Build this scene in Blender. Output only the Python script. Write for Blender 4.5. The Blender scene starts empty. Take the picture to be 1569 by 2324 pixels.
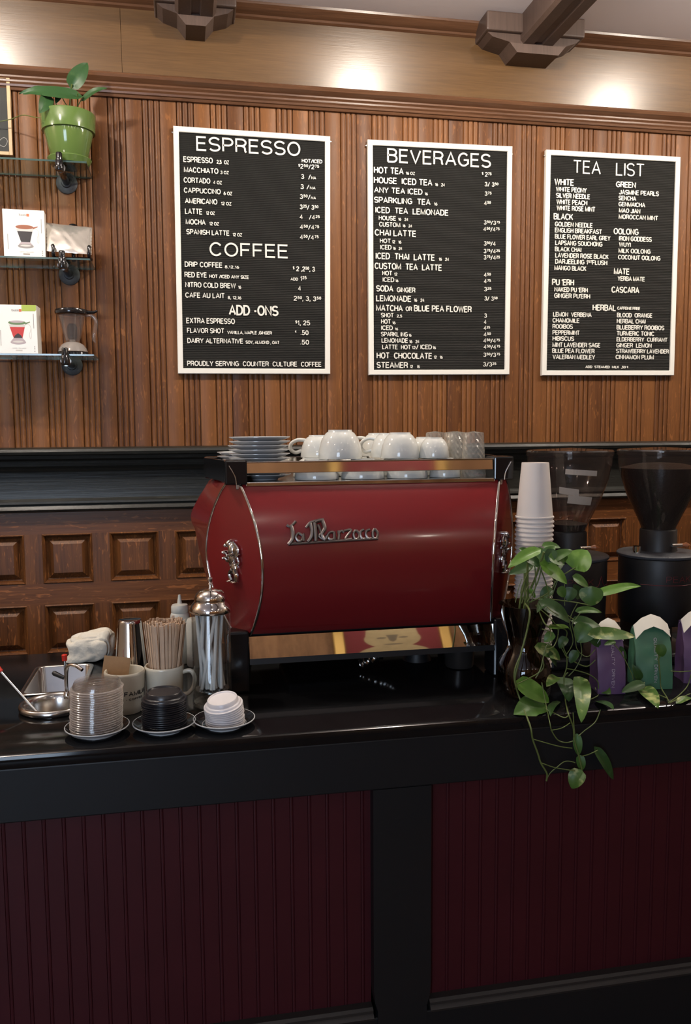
import bpy, bmesh, math, random
from mathutils import Vector, Matrix, Quaternion, noise
from math import pi, sin, cos, radians

SC = bpy.context.scene
COL = SC.collection
RND = random.Random(7)

# ------------------------------------------------------------------ camera
EYE = 1.55
YAW, PITCH, ROLL = .1914, .0987, .0070
FPX = 1899.4
cam_d = bpy.data.cameras.new('camera')
cam_d.sensor_fit = 'VERTICAL'
cam_d.sensor_height = 24.0
cam_d.lens = FPX / 2324 * 24.0
cam_d.clip_start = .05
cam = bpy.data.objects.new('camera', cam_d)
COL.objects.link(cam)
fwd = Vector((sin(YAW) * cos(PITCH), cos(YAW) * cos(PITCH), -sin(PITCH)))
rgt = Vector((cos(YAW), -sin(YAW), 0))
dwn = fwd.cross(rgt)
r2 = rgt * cos(ROLL) + dwn * sin(ROLL)
d2 = -rgt * sin(ROLL) + dwn * cos(ROLL)
mw = Matrix((r2, -d2, -fwd)).transposed().to_4x4()
mw.translation = (0, 0, EYE)
cam.matrix_world = mw
SC.camera = cam

# ------------------------------------------------------------------ world, exposure, lights
SC.view_settings.view_transform = 'Standard'
SC.view_settings.look = 'None'
SC.view_settings.gamma = 1
SC.view_settings.use_curve_mapping = False
SC.view_settings.exposure = 0.0
SC.cycles.transparent_max_bounces = 48
SC.cycles.max_bounces = 10
SC.cycles.glossy_bounces = 5
SC.cycles.diffuse_bounces = 4
SC.cycles.caustics_reflective = False
SC.cycles.caustics_refractive = False
SC.cycles.sample_clamp_indirect = 4
SC.cycles.use_denoising = True
w = bpy.data.worlds.new('world')
SC.world = w
w.use_nodes = True
w.node_tree.nodes['Background'].inputs[0].default_value = (.6, .7, .9, 1)
w.node_tree.nodes['Background'].inputs[1].default_value = .02

LAMP_WARM = (1.0, .90, .77)
LAMPS = [(-2.3, 2.2, 56), (-.85, 2.2, 56), (.92, 2.2, 56), (2.31, 2.2, 56), (3.6, 2.2, 50),
         (-1.5, .1, 5), (.3, .1, 3.5), (2.0, .1, 2.5), (3.5, .1, 2.5),
         (-1.5, -2.6, 11), (.3, -2.6, 10), (2.0, -2.6, 10), (3.5, -2.6, 7)]
LAMP_Z = 3.0
DAY_W, DAY_COL = 100, (.62, .78, 1.0)
day_d = bpy.data.lights.new('window_daylight', 'AREA')
day_d.shape = 'RECTANGLE'
day_d.size, day_d.size_y = 1.5, 1.6
day_d.energy = DAY_W
day_d.color = DAY_COL
day = bpy.data.objects.new('window_daylight', day_d)
COL.objects.link(day)
day.location = (-1.65, -3.16, 1.75)
day.rotation_euler = (radians(90), 0, 0)

# ------------------------------------------------------------------ materials
def nt(name):
    m = bpy.data.materials.new(name)
    m.use_nodes = True
    t = m.node_tree
    b = t.nodes['Principled BSDF']
    return m, t, b

def setp(b, **k):
    for n, v in k.items():
        b.inputs[n.replace('_', ' ')].default_value = v

def mat(name, col, rough=.5, metal=0, spec=.5, bump=0, bscale=60, var=0, coat=0, trans=0, sub=0):
    m, t, b = nt(name)
    setp(b, Base_Color=(*col, 1), Roughness=rough, Metallic=metal)
    b.inputs['Specular IOR Level'].default_value = spec
    b.inputs['Coat Weight'].default_value = coat
    b.inputs['Coat Roughness'].default_value = .08
    b.inputs['Transmission Weight'].default_value = trans
    if sub:
        b.inputs['Subsurface Weight'].default_value = sub
        b.inputs['Subsurface Radius'].default_value = (.01, .01, .01)
    tc = t.nodes.new('ShaderNodeTexCoord')
    nz = t.nodes.new('ShaderNodeTexNoise')
    nz.inputs['Scale'].default_value = bscale
    nz.inputs['Detail'].default_value = 4
    t.links.new(tc.outputs['Object'], nz.inputs['Vector'])
    if bump:
        bp = t.nodes.new('ShaderNodeBump')
        bp.inputs['Strength'].default_value = bump
        bp.inputs['Distance'].default_value = .002
        t.links.new(nz.outputs['Fac'], bp.inputs['Height'])
        t.links.new(bp.outputs['Normal'], b.inputs['Normal'])
    if var:
        mx = t.nodes.new('ShaderNodeMix')
        mx.data_type = 'RGBA'
        mx.inputs['A'].default_value = (*[c * (1 - var) for c in col], 1)
        mx.inputs['B'].default_value = (*[min(1, c * (1 + var)) for c in col], 1)
        t.links.new(nz.outputs['Fac'], mx.inputs['Factor'])
        t.links.new(mx.outputs['Result'], b.inputs['Base Color'])
    return m

def thin_glass(name, tint=(1, 1, 1), rough=.03, gloss=1.0, haze=0.0, haze_col=(.8, .8, .8)):
    """clear sheet: lets light straight through, reflects by fresnel, may carry a milky share"""
    m, t, b = nt(name)
    t.nodes.remove(b)
    out = t.nodes['Material Output']
    tr = t.nodes.new('ShaderNodeBsdfTransparent')
    tr.inputs[0].default_value = (*tint, 1)
    gl = t.nodes.new('ShaderNodeBsdfGlossy')
    gl.inputs['Roughness'].default_value = rough
    gl.inputs['Color'].default_value = (gloss, gloss, gloss, 1)
    lw = t.nodes.new('ShaderNodeLayerWeight')
    pw = t.nodes.new('ShaderNodeMath')
    pw.operation = 'POWER'
    pw.inputs[1].default_value = 4.0
    ma_ = t.nodes.new('ShaderNodeMath')
    ma_.operation = 'MULTIPLY_ADD'
    ma_.inputs[1].default_value = .75
    ma_.inputs[2].default_value = .045
    t.links.new(lw.outputs['Facing'], pw.inputs[0])
    t.links.new(pw.outputs[0], ma_.inputs[0])
    mx = t.nodes.new('ShaderNodeMixShader')
    t.links.new(ma_.outputs[0], mx.inputs[0])
    if haze:
        df = t.nodes.new('ShaderNodeBsdfDiffuse')
        df.inputs[0].default_value = (*haze_col, 1)
        m2 = t.nodes.new('ShaderNodeMixShader')
        m2.inputs[0].default_value = haze
        t.links.new(tr.outputs[0], m2.inputs[1])
        t.links.new(df.outputs[0], m2.inputs[2])
        t.links.new(m2.outputs[0], mx.inputs[1])
    else:
        t.links.new(tr.outputs[0], mx.inputs[1])
    t.links.new(gl.outputs[0], mx.inputs[2])
    t.links.new(mx.outputs[0], out.inputs[0])
    return m

def wood(name, dark, light, axis='z', rough=.42, pitch=0, off=0, fleck=.5, grain=1.0, bump=.25, spec=.5, boardvar=.35, contrast=1.0):
    """oak: fine stretched grain, medullary flecks, one random tone per board along x when pitch is given"""
    m, t, b = nt(name)
    N, L = t.nodes.new, t.links.new
    tc = N('ShaderNodeTexCoord')
    def mapped(s):
        mp = N('ShaderNodeMapping')
        mp.inputs['Scale'].default_value = s
        L(tc.outputs['Object'], mp.inputs['Vector'])
        return mp.outputs['Vector']
    k = {'z': (150, 150, 5), 'x': (5, 150, 150)}[axis]
    kf = {'z': (70, 70, 14), 'x': (14, 70, 70)}[axis]
    kb = {'z': (14, 14, 1.2), 'x': (1.2, 14, 14)}[axis]
    def noise_tex(s, det=5, rough_=.6, dist=0):
        n = N('ShaderNodeTexNoise')
        n.inputs['Scale'].default_value = 1
        n.inputs['Detail'].default_value = det
        n.inputs['Roughness'].default_value = rough_
        n.inputs['Distortion'].default_value = dist
        L(mapped(s), n.inputs['Vector'])
        return n.outputs['Fac']
    g = noise_tex([c * grain for c in k])
    bl = noise_tex(kb, 3)
    fl = noise_tex(kf, 2, .5, 1.6)
    def ramp(sock, a, c):
        r = N('ShaderNodeMapRange')
        r.inputs['From Min'].default_value = a
        r.inputs['From Max'].default_value = c
        L(sock, r.inputs['Value'])
        return r.outputs['Result']
    def math_(op, a, c):
        n = N('ShaderNodeMath')
        n.operation = op
        for i, v in enumerate((a, c)):
            if isinstance(v, (int, float)):
                n.inputs[i].default_value = v
            else:
                L(v, n.inputs[i])
        return n.outputs[0]
    f = math_('ADD', math_('MULTIPLY', ramp(g, .3, .7), .55), math_('MULTIPLY', ramp(bl, .3, .7), .45))
    if contrast != 1.0:
        f = math_('ADD', math_('MULTIPLY', math_('SUBTRACT', f, .5), contrast), .5)
    if pitch:
        sx = N('ShaderNodeSeparateXYZ')
        L(tc.outputs['Object'], sx.inputs[0])
        q = math_('FLOOR', math_('DIVIDE', math_('SUBTRACT', sx.outputs['X'], off), pitch), 0)
        wn = N('ShaderNodeTexWhiteNoise')
        wn.noise_dimensions = '1D'
        L(q, wn.inputs['W'])
        f = math_('ADD', f, math_('MULTIPLY', math_('SUBTRACT', wn.outputs['Value'], .5), boardvar))
    mx = N('ShaderNodeMix')
    mx.data_type = 'RGBA'
    mx.inputs['A'].default_value = (*dark, 1)
    mx.inputs['B'].default_value = (*light, 1)
    L(f, mx.inputs['Factor'])
    col = mx.outputs['Result']
    if fleck:
        m2 = N('ShaderNodeMix')
        m2.data_type = 'RGBA'
        m2.inputs['B'].default_value = (*[min(1, c * 1.55) for c in light], 1)
        L(col, m2.inputs['A'])
        L(math_('MULTIPLY', ramp(fl, .60, .70), fleck), m2.inputs['Factor'])
        col = m2.outputs['Result']
    L(col, b.inputs['Base Color'])
    setp(b, Roughness=rough)
    b.inputs['Specular IOR Level'].default_value = spec
    bp = N('ShaderNodeBump')
    bp.inputs['Strength'].default_value = bump
    bp.inputs['Distance'].default_value = .001
    L(g, bp.inputs['Height'])
    L(bp.outputs['Normal'], b.inputs['Normal'])
    return m

OAK_D, OAK_L = (.066, .0215, .0062), (.222, .088, .0255)
M = {}
M['bead'] = wood('oak_beadboard', OAK_D, OAK_L, 'z', .46, .0625, -.0527, .40, spec=.28, boardvar=.55, contrast=.6)
M['oakv'] = wood('oak_upright', (.036, .0120, .0040), (.155, .058, .0170), 'z', .40, 0, 0, 1.0, spec=.26)
M['oakh'] = wood('oak_level', (.048, .0165, .0058), (.165, .062, .0195), 'x', .38, 0, 0, .9, spec=.26)
M['mould'] = wood('oak_moulding', (.060, .026, .013), (.16, .075, .038), 'x', .30, 0, 0, .15)
M['frieze'] = wood('frieze_veneer', (.076, .037, .0115), (.140, .073, .026), 'x', .27, 0, 0, 0, 1.6, .12, .50)
M['beam'] = wood('beam_oak', (.060, .038, .030), (.110, .070, .055), 'z', .5, 0, 0, .1)
M['floor'] = wood('floor_boards', (.035, .018, .01), (.10, .055, .03), 'x', .4, 0, 0, .1)
M['black_wood'] = wood('black_painted_wood', (.0085, .0090, .0080), (.024, .025, .022), 'x', .34, 0, 0, .4, .6, 1.0, .42)
M['counter'] = mat('counter_stone', (.006, .006, .0065), .09, spec=.25, var=.4, bscale=25)
M['fascia'] = mat('black_paint', (.0055, .0066, .0080), .42, spec=.36, bump=.05, bscale=30)
M['burgundy'] = mat('burgundy_paint', (.040, .0048, .0080), .46, spec=.28, var=.18, bscale=9)
M['ceiling'] = mat('ceiling_paint', (.80, .74, .77), .9, bump=.1)
M['red'] = mat('machine_red', (.160, .0115, .0130), .24, spec=.5, coat=.35)
M['chrome'] = mat('chrome', (.74, .72, .69), .06, 1)
M['mirror_trim'] = mat('polished_trim', (.70, .68, .65), .025, 1)
M['steel'] = mat('brushed_steel', (.55, .54, .52), .20, 1)
M['pewter'] = mat('pewter', (.20, .175, .165), .38, 1, bump=.1)
M['black_gloss'] = mat('black_gloss', (.008, .008, .009), .12, spec=.5)
M['black_matt'] = mat('black_plastic', (.0075, .0075, .0085), .46, spec=.4)
M['cast_iron'] = mat('cast_iron', (.040, .043, .050), .5, spec=.4, bump=.4, bscale=90)
M['lid_black'] = mat('black_lid_plastic', (.010, .010, .013), .30, spec=.5)
M['lid_white'] = mat('white_lid_plastic', (.66, .63, .64), .32)
M['china'] = mat('white_china', (.62, .62, .58), .09, spec=.5)
M['saucer'] = mat('saucer_china', (.52, .53, .54), .12)
M['mug'] = mat('cream_stoneware', (.58, .54, .44), .16)
M['paper'] = mat('white_paper_cup', (.66, .60, .56), .55)
M['stick'] = mat('birch_stick', (.54, .385, .265), .6, var=.3, bscale=30)
M['straw'] = mat('white_paper_straw', (.62, .63, .64), .5)
M['card'] = mat('kraft_card', (.27, .15, .062), .7, var=.15, bscale=120)
M['rag'] = mat('cotton_rag', (.66, .62, .53), .95, bump=.8, bscale=120, var=.08)
M['glass'] = thin_glass('clear_glass', (.94, .95, .94))
M['shelf_glass'] = thin_glass('shelf_glass', (.80, .86, .83), .03)
M['shelf_edge'] = mat('glass_edge', (.045, .085, .078), .12, spec=.8)
M['lid_clear'] = thin_glass('clear_lid_plastic', (.96, .95, .94), .12, .9, .035, (.62, .56, .53))
M['lid_rim'] = thin_glass('clear_lid_rim', (.93, .92, .91), .15, 1.0, .30, (.62, .57, .54))
M['cut_glass'] = thin_glass('cut_glass', (.84, .82, .78), .06, 1.0, .26, (.66, .63, .56))
M['hopper'] = thin_glass('smoked_hopper', (.62, .57, .54), .05, .8, .05, (.25, .22, .21))
M['vase'] = thin_glass('brown_vase_glass', (.30, .25, .20), .02)
M['bottle'] = mat('milky_bottle', (.55, .55, .50), .35, spec=.4, sub=.2)
M['clear_plastic'] = thin_glass('tea_maker_plastic', (.84, .82, .80), .06, 1.0, .07, (.6, .55, .55))
M['milky'] = thin_glass('milky_plastic', (.7, .68, .65), .10, .9, .45, (.55, .5, .46))
M['pot'] = mat('green_glaze', (.098, .160, .042), .10, spec=.5, coat=.3)
M['soil'] = mat('soil', (.03, .02, .012), .95, bump=1, bscale=200)
M['red_tip'] = mat('red_rubber', (.55, .025, .012), .45)
M['white_frame'] = mat('white_aluminium', (.84, .82, .76), .35)
M['felt'] = mat('grooved_black_felt', (.0125, .0125, .0112), .75, spec=.2)
M['letter'] = mat('white_letter_plastic', (.84, .82, .75), .30)
M['label_white'] = mat('white_label_paper', (.62, .58, .50), .6)
M['tape'] = mat('paper_tape', (.36, .31, .26), .7)
M['bag_purple'] = mat('purple_foil', (.098, .052, .120), .40, spec=.5, bump=.6, bscale=16)
M['bag_green'] = mat('green_foil', (.055, .150, .085), .38, spec=.5, bump=.6, bscale=16)
M['bag_text'] = mat('bag_print', (.42, .37, .42), .5)
M['beans'] = mat('coffee_beans', (.018, .012, .008), .35, bump=1, bscale=160)
M['red_print'] = mat('red_print', (.13, .008, .012), .5)
M['amber'] = mat('amber_lever', (.30, .10, .035), .35)
M['box_white'] = mat('white_carton', (.86, .84, .80), .35)
M['ink_grey'] = mat('grey_ink', (.30, .28, .27), .6)
M['ink_pale'] = mat('pale_ink', (.62, .60, .57), .6)
M['ink_black'] = mat('black_ink', (.025, .02, .02), .5)
M['ink_brown'] = mat('brown_ink', (.30, .10, .05), .5)
M['ink_red'] = mat('red_ink', (.50, .035, .03), .5)
M['ink_orange'] = mat('orange_ink', (.62, .16, .06), .5)
M['ink_green'] = mat('green_ink', (.12, .20, .085), .5)
M['ink_lime'] = mat('lime_ink', (.36, .46, .075), .5)
M['ink_lilac'] = mat('lilac_ink', (.45, .38, .40), .5)
M['foil'] = mat('silver_pouch', (.86, .81, .74), .24, .75, bump=.6, bscale=22)
M['slate'] = mat('chalkboard', (.024, .026, .024), .7, var=.2, bscale=20)
M['pine'] = mat('pale_pine', (.56, .38, .20), .5, var=.12, bscale=50)
M['gold'] = mat('gilt', (.55, .36, .12), .32, .8, bump=.8, bscale=40)
M['canvas_red'] = mat('canvas_red', (.26, .035, .045), .7)
M['canvas_cream'] = mat('canvas_cream', (.62, .50, .28), .7, var=.2, bscale=14)
M['canvas_grey'] = mat('canvas_grey', (.24, .20, .14), .7)
M['stem'] = mat('vine_stem', (.085, .115, .026), .5)
M['root'] = mat('roots', (.095, .040, .018), .8)
M['pane'] = mat('window_pane', (.6, .7, .8), .1)
M['plaster'] = mat('plaster', (.30, .22, .16), .8)

def leaf_mat(name, c1, c2, amount):
    m, t, b = nt(name)
    tc = t.nodes.new('ShaderNodeTexCoord')
    nz = t.nodes.new('ShaderNodeTexNoise')
    nz.inputs['Scale'].default_value = 38
    nz.inputs['Detail'].default_value = 3
    t.links.new(tc.outputs['Object'], nz.inputs['Vector'])
    mr = t.nodes.new('ShaderNodeMapRange')
    mr.inputs['From Min'].default_value = .62 - amount
    mr.inputs['From Max'].default_value = .74 - amount * .6
    t.links.new(nz.outputs['Fac'], mr.inputs['Value'])
    mx = t.nodes.new('ShaderNodeMix')
    mx.data_type = 'RGBA'
    mx.inputs['A'].default_value = (*c1, 1)
    mx.inputs['B'].default_value = (*c2, 1)
    t.links.new(mr.outputs['Result'], mx.inputs['Factor'])
    t.links.new(mx.outputs['Result'], b.inputs['Base Color'])
    setp(b, Roughness=.40)
    b.inputs['Specular IOR Level'].default_value = .32
    return m
LEAF = {'b': leaf_mat('leaf_fresh', (.080, .170, .022), (.13, .235, .042), .06),
        'm': leaf_mat('leaf_green', (.046, .105, .018), (.075, .14, .03), .05),
        'd': leaf_mat('leaf_deep', (.022, .056, .013), (.038, .08, .022), .03),
        'v': leaf_mat('leaf_variegated', (.055, .115, .020), (.34, .36, .14), .10),
        'p': leaf_mat('leaf_pot_plant', (.026, .072, .022), (.045, .10, .03), .03)}
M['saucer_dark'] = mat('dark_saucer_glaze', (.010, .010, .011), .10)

# ------------------------------------------------------------------ mesh helpers
def NB():
    return bmesh.new()

def box(bm, x0, x1, y0, y1, z0, z1, bev=0):
    vs = [bm.verts.new((x, y, z)) for x in (x0, x1) for y in (y0, y1) for z in (z0, z1)]
    fs = [bm.faces.new([vs[i] for i in q]) for q in
          ((0, 1, 3, 2), (4, 6, 7, 5), (0, 4, 5, 1), (2, 3, 7, 6), (0, 2, 6, 4), (1, 5, 7, 3))]
    if bev:
        es = list({e for f in fs for e in f.edges})
        bmesh.ops.bevel(bm, geom=es, offset=bev, segments=2, affect='EDGES', profile=.5)
    return vs

def lathe(bm, prof, seg=48, c=(0, 0, 0), mtx=None):
    c = Vector(c)
    rings = []
    for r, z in prof:
        if r < 1e-6:
            rings.append([bm.verts.new(c + Vector((0, 0, z)))])
        else:
            rings.append([bm.verts.new(c + Vector((r * cos(2 * pi * i / seg), r * sin(2 * pi * i / seg), z))) for i in range(seg)])
    for a, b in zip(rings, rings[1:]):
        if len(a) == 1 and len(b) == 1:
            continue
        for i in range(seg):
            j = (i + 1) % seg
            if len(a) == 1:
                bm.faces.new((a[0], b[i], b[j]))
            elif len(b) == 1:
                bm.faces.new((a[i], b[0], a[j]))
            else:
                bm.faces.new((a[i], b[i], b[j], a[j]))
    if mtx is not None:
        bmesh.ops.transform(bm, matrix=mtx, verts=[v for r in rings for v in r])
    return rings

def smooth_path(pts, n=6):
    P = [Vector(p) for p in pts]
    if len(P) < 3:
        return P
    out = []
    for i in range(len(P) - 1):
        p0, p1, p2, p3 = P[max(i - 1, 0)], P[i], P[i + 1], P[min(i + 2, len(P) - 1)]
        for k in range(n):
            t = k / n
            out.append(.5 * ((2 * p1) + (p2 - p0) * t + (2 * p0 - 5 * p1 + 4 * p2 - p3) * t * t + (3 * p1 - p0 - 3 * p2 + p3) * t ** 3))
    return out + [P[-1]]

def tube(bm, pts, r, seg=10, cap=True):
    P = [Vector(p) for p in pts]
    rr = r if isinstance(r, (list, tuple)) else [r] * len(P)
    rings = []
    up = Vector((.13, .21, .97)).normalized()
    for i, p in enumerate(P):
        d = (P[min(i + 1, len(P) - 1)] - P[max(i - 1, 0)])
        d = d.normalized() if d.length > 1e-9 else Vector((0, 0, 1))
        a = d.cross(up)
        if a.length < .05:
            a = d.cross(Vector((1, 0, 0)))
        a.normalize()
        b = a.cross(d).normalized()
        up = b
        rings.append([bm.verts.new(p + (a * cos(2 * pi * k / seg) + b * sin(2 * pi * k / seg)) * rr[i]) for k in range(seg)])
    for A, B in zip(rings, rings[1:]):
        for k in range(seg):
            bm.faces.new((A[k], A[(k + 1) % seg], B[(k + 1) % seg], B[k]))
    if cap:
        bm.faces.new(rings[0][::-1])
        bm.faces.new(rings[-1])

def ball(bm, c, r, rot=None, seg=16):
    m = Matrix.Translation(Vector(c)) @ (rot.to_4x4() if rot is not None else Matrix.Identity(4)) @ Matrix.Diagonal((*r, 1))
    bmesh.ops.create_uvsphere(bm, u_segments=seg, v_segments=max(6, seg // 2), radius=1, matrix=m)

def poly_prism(bm, pts, y0, y1):
    """outline in x,z pulled from y0 to y1"""
    a = [bm.verts.new((x, y0, z)) for x, z in pts]
    b = [bm.verts.new((x, y1, z)) for x, z in pts]
    bm.faces.new(a)
    bm.faces.new(b[::-1])
    n = len(pts)
    for i in range(n):
        bm.faces.new((a[i], b[i], b[(i + 1) % n], a[(i + 1) % n]))

def profile_x(bm, prof, x0, x1):
    """y,z profile swept along x, closed"""
    a = [bm.verts.new((x0, y, z)) for y, z in prof]
    b = [bm.verts.new((x1, y, z)) for y, z in prof]
    n = len(prof)
    for i in range(n):
        j = (i + 1) % n
        bm.faces.new((a[i], a[j], b[j], b[i]))
    bm.faces.new(a[::-1])
    bm.faces.new(b)

def obj(name, bm, m, parent=None, smooth=True, angle=40, loc=None):
    bmesh.ops.recalc_face_normals(bm, faces=bm.faces[:])
    me = bpy.data.meshes.new(name)
    bm.to_mesh(me)
    bm.free()
    return link(name, me, m, parent, smooth, angle, loc)

def link(name, me, m, parent=None, smooth=True, angle=40, loc=None):
    if m is not None:
        me.materials.clear()
        me.materials.append(m)
    if smooth and len(me.polygons):
        me.polygons.foreach_set('use_smooth', [True] * len(me.polygons))
        try:
            me.set_sharp_from_angle(angle=radians(angle))
        except Exception:
            pass
    o = bpy.data.objects.new(name, me)
    COL.objects.link(o)
    if parent is not None:
        o.parent = parent
    if loc is not None:
        o.location = loc
    return o

def tag(o, label, cat, group=None, kind=None):
    o['label'] = label
    o['category'] = cat
    if group:
        o['group'] = group
    if kind:
        o['kind'] = kind
    return o

def thing(name, label, cat, loc=(0, 0, 0), rz=0, group=None):
    o = bpy.data.objects.new(name, None)
    COL.objects.link(o)
    o.empty_display_size = .05
    o.location = loc
    o.rotation_euler = (0, 0, rz)
    return tag(o, label, cat, group)

def struct(o):
    o['kind'] = 'structure'
    return o

def dup(root, loc, label, rot=None, group=None):
    r = root.copy()
    COL.objects.link(r)
    r.location = loc
    if rot is not None:
        r.rotation_euler = rot
    r['label'] = label
    if group:
        r['group'] = group
    for ch in list(root.children):
        c = ch.copy()
        COL.objects.link(c)
        c.parent = r
        for g in list(ch.children):
            d = g.copy()
            COL.objects.link(d)
            d.parent = c
    return r

ORD = 'topmost second third fourth fifth sixth seventh eighth ninth tenth eleventh twelfth thirteenth fourteenth fifteenth sixteenth seventeenth eighteenth nineteenth twentieth'.split()
for tens in ('twenty', 'thirty'):
    for u in 'first second third fourth fifth sixth seventh eighth ninth'.split():
        ORD.append(tens + '-' + u)
    if tens == 'twenty':
        ORD.append('thirtieth')
def nth(i):
    return 'topmost' if i == 0 else ORD[i] + ' from the top'

# ------------------------------------------------------------------ lettering
def segments(txt):
    out, cur, mode = [], '', 'n'
    for ch in txt:
        if ch in '{[}]':
            if cur:
                out.append((mode, cur))
            cur = ''
            mode = {'{': 'sup', '[': 'sub'}.get(ch, 'n')
        else:
            cur += ch
    if cur:
        out.append((mode, cur))
    return out

def arc(cx, cy, rx, ry, a0, a1, n=12):
    return [(cx + rx * cos(radians(a0 + (a1 - a0) * k / n)), cy + ry * sin(radians(a0 + (a1 - a0) * k / n))) for k in range(n + 1)]
def _S(w):
    return [arc(w / 2, .74, w / 2, .26, 25, 90, 5) + arc(w / 2, .74, w / 2, .26, 90, 240, 9)[1:] + arc(w / 2, .25, w / 2, .25, 62, -60, 9) + arc(w / 2, .25, w / 2, .25, -60, -155, 7)[1:]]
GLY = {
    'A': (.62, [[(0, 0), (.31, 1), (.62, 0)], [(.11, .33), (.51, .33)]]),
    'B': (.54, [[(0, 0), (0, 1), (.30, 1)] + arc(.30, .765, .21, .235, 90, -90, 8)[1:] + [(0, .53)], [(.30, .53)] + arc(.30, .265, .24, .265, 90, -90, 8)[1:] + [(0, 0)]]),
    'C': (.58, [arc(.30, .5, .30, .5, 38, 322, 22)]),
    'D': (.56, [[(0, 0), (0, 1), (.22, 1)] + arc(.22, .5, .34, .5, 90, -90, 14)[1:] + [(0, 0)]]),
    'E': (.48, [[(.48, 1), (0, 1), (0, 0), (.49, 0)], [(0, .53), (.44, .53)]]),
    'F': (.46, [[(.47, 1), (0, 1), (0, 0)], [(0, .51), (.42, .51)]]),
    'G': (.61, [arc(.31, .5, .31, .5, 42, 300, 20) + [(.60, .20), (.60, .47), (.33, .47)]]),
    'H': (.55, [[(0, 0), (0, 1)], [(.55, 0), (.55, 1)], [(0, .53), (.55, .53)]]),
    'I': (.01, [[(.005, 0), (.005, 1)]]),
    'J': (.42, [[(.42, 1), (.42, .26)] + arc(.21, .24, .21, .24, 0, -180, 10)[1:]]),
    'K': (.55, [[(0, 0), (0, 1)], [(.53, 1), (.01, .38)], [(.20, .60), (.56, 0)]]),
    'L': (.44, [[(0, 1), (0, 0), (.45, 0)]]),
    'M': (.68, [[(0, 0), (0, 1), (.34, .04), (.68, 1), (.68, 0)]]),
    'N': (.56, [[(0, 0), (0, 1), (.56, 0), (.56, 1)]]),
    'O': (.64, [arc(.32, .5, .32, .5, 90, 450, 28)]),
    'P': (.52, [[(0, 0), (0, 1), (.28, 1)] + arc(.28, .73, .24, .27, 90, -90, 9)[1:] + [(0, .46)]]),
    'Q': (.64, [arc(.32, .5, .32, .5, 90, 450, 28), [(.36, .24), (.64, -.04)]]),
    'R': (.54, [[(0, 0), (0, 1), (.29, 1)] + arc(.29, .745, .235, .255, 90, -90, 9)[1:] + [(0, .49)], [(.29, .49), (.44, .42), (.48, .30), (.49, .10), (.54, 0)]]),
    'S': (.54, _S(.54)),
    'T': (.56, [[(0, 1), (.56, 1)], [(.28, 1), (.28, 0)]]),
    'U': (.55, [[(0, 1), (0, .27)] + arc(.275, .27, .275, .27, 180, 360, 12)[1:] + [(.55, 1)]]),
    'V': (.60, [[(0, 1), (.30, 0), (.60, 1)]]),
    'W': (.86, [[(0, 1), (.21, 0), (.43, .97), (.65, 0), (.86, 1)]]),
    'X': (.58, [[(0, 0), (.56, 1)], [(.02, 1), (.58, 0)]]),
    'Y': (.58, [[(0, 1), (.29, .43), (.58, 1)], [(.29, .43), (.29, 0)]]),
    'Z': (.52, [[(.01, 1), (.51, 1), (0, 0), (.53, 0)]]),
    '0': (.46, [arc(.23, .5, .23, .5, 90, 450, 22)]),
    '1': (.22, [[(0, .76), (.10, .80), (.20, 1), (.20, 0)]]),
    '2': (.46, [arc(.23, .73, .22, .27, 170, -38, 12) + [(.06, .16), (0, 0), (.47, 0)]]),
    '3': (.46, [arc(.22, .755, .19, .245, 160, -90, 10) + arc(.22, .255, .235, .255, 90, -165, 12)]),
    '4': (.50, [[(.36, 0), (.36, 1), (0, .28), (.50, .28)]]),
    '5': (.46, [[(.42, 1), (.08, 1), (.03, .50)] + arc(.22, .32, .24, .32, 128, -155, 14)]),
    '6': (.46, [arc(.23, .29, .23, .29, 90, 450, 18), [(.0, .29), (.02, .52), (.10, .78), (.34, 1)]]),
    '7': (.46, [[(0, 1), (.46, 1), (.16, 0)]]),
    '8': (.46, [arc(.23, .765, .20, .235, -90, 270, 16), arc(.23, .265, .23, .265, 90, 450, 18)]),
    '$': (.36, [[(p[0] * .66, p[1]) for p in _S(.54)[0]], [(.18, -.10), (.18, 1.1)]]),
    '\u00a2': (.34, [arc(.19, .60, .17, .28, 45, 315, 14), [(.18, .1), (.18, 1.0)]]),
    '/': (.36, [[(0, -.10), (.36, 1.02)]]),
    '-': (.22, [[(0, .42), (.22, .42)]]),
    '.': (.02, [[(.01, -.02), (.01, .09)]]),
    ',': (.06, [[(.06, .10), (.05, -.04), (-.01, -.20)]]),
    "'": (.03, [[(.02, 1.02), (.02, .72)]]),
}
SPACE = .36

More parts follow.
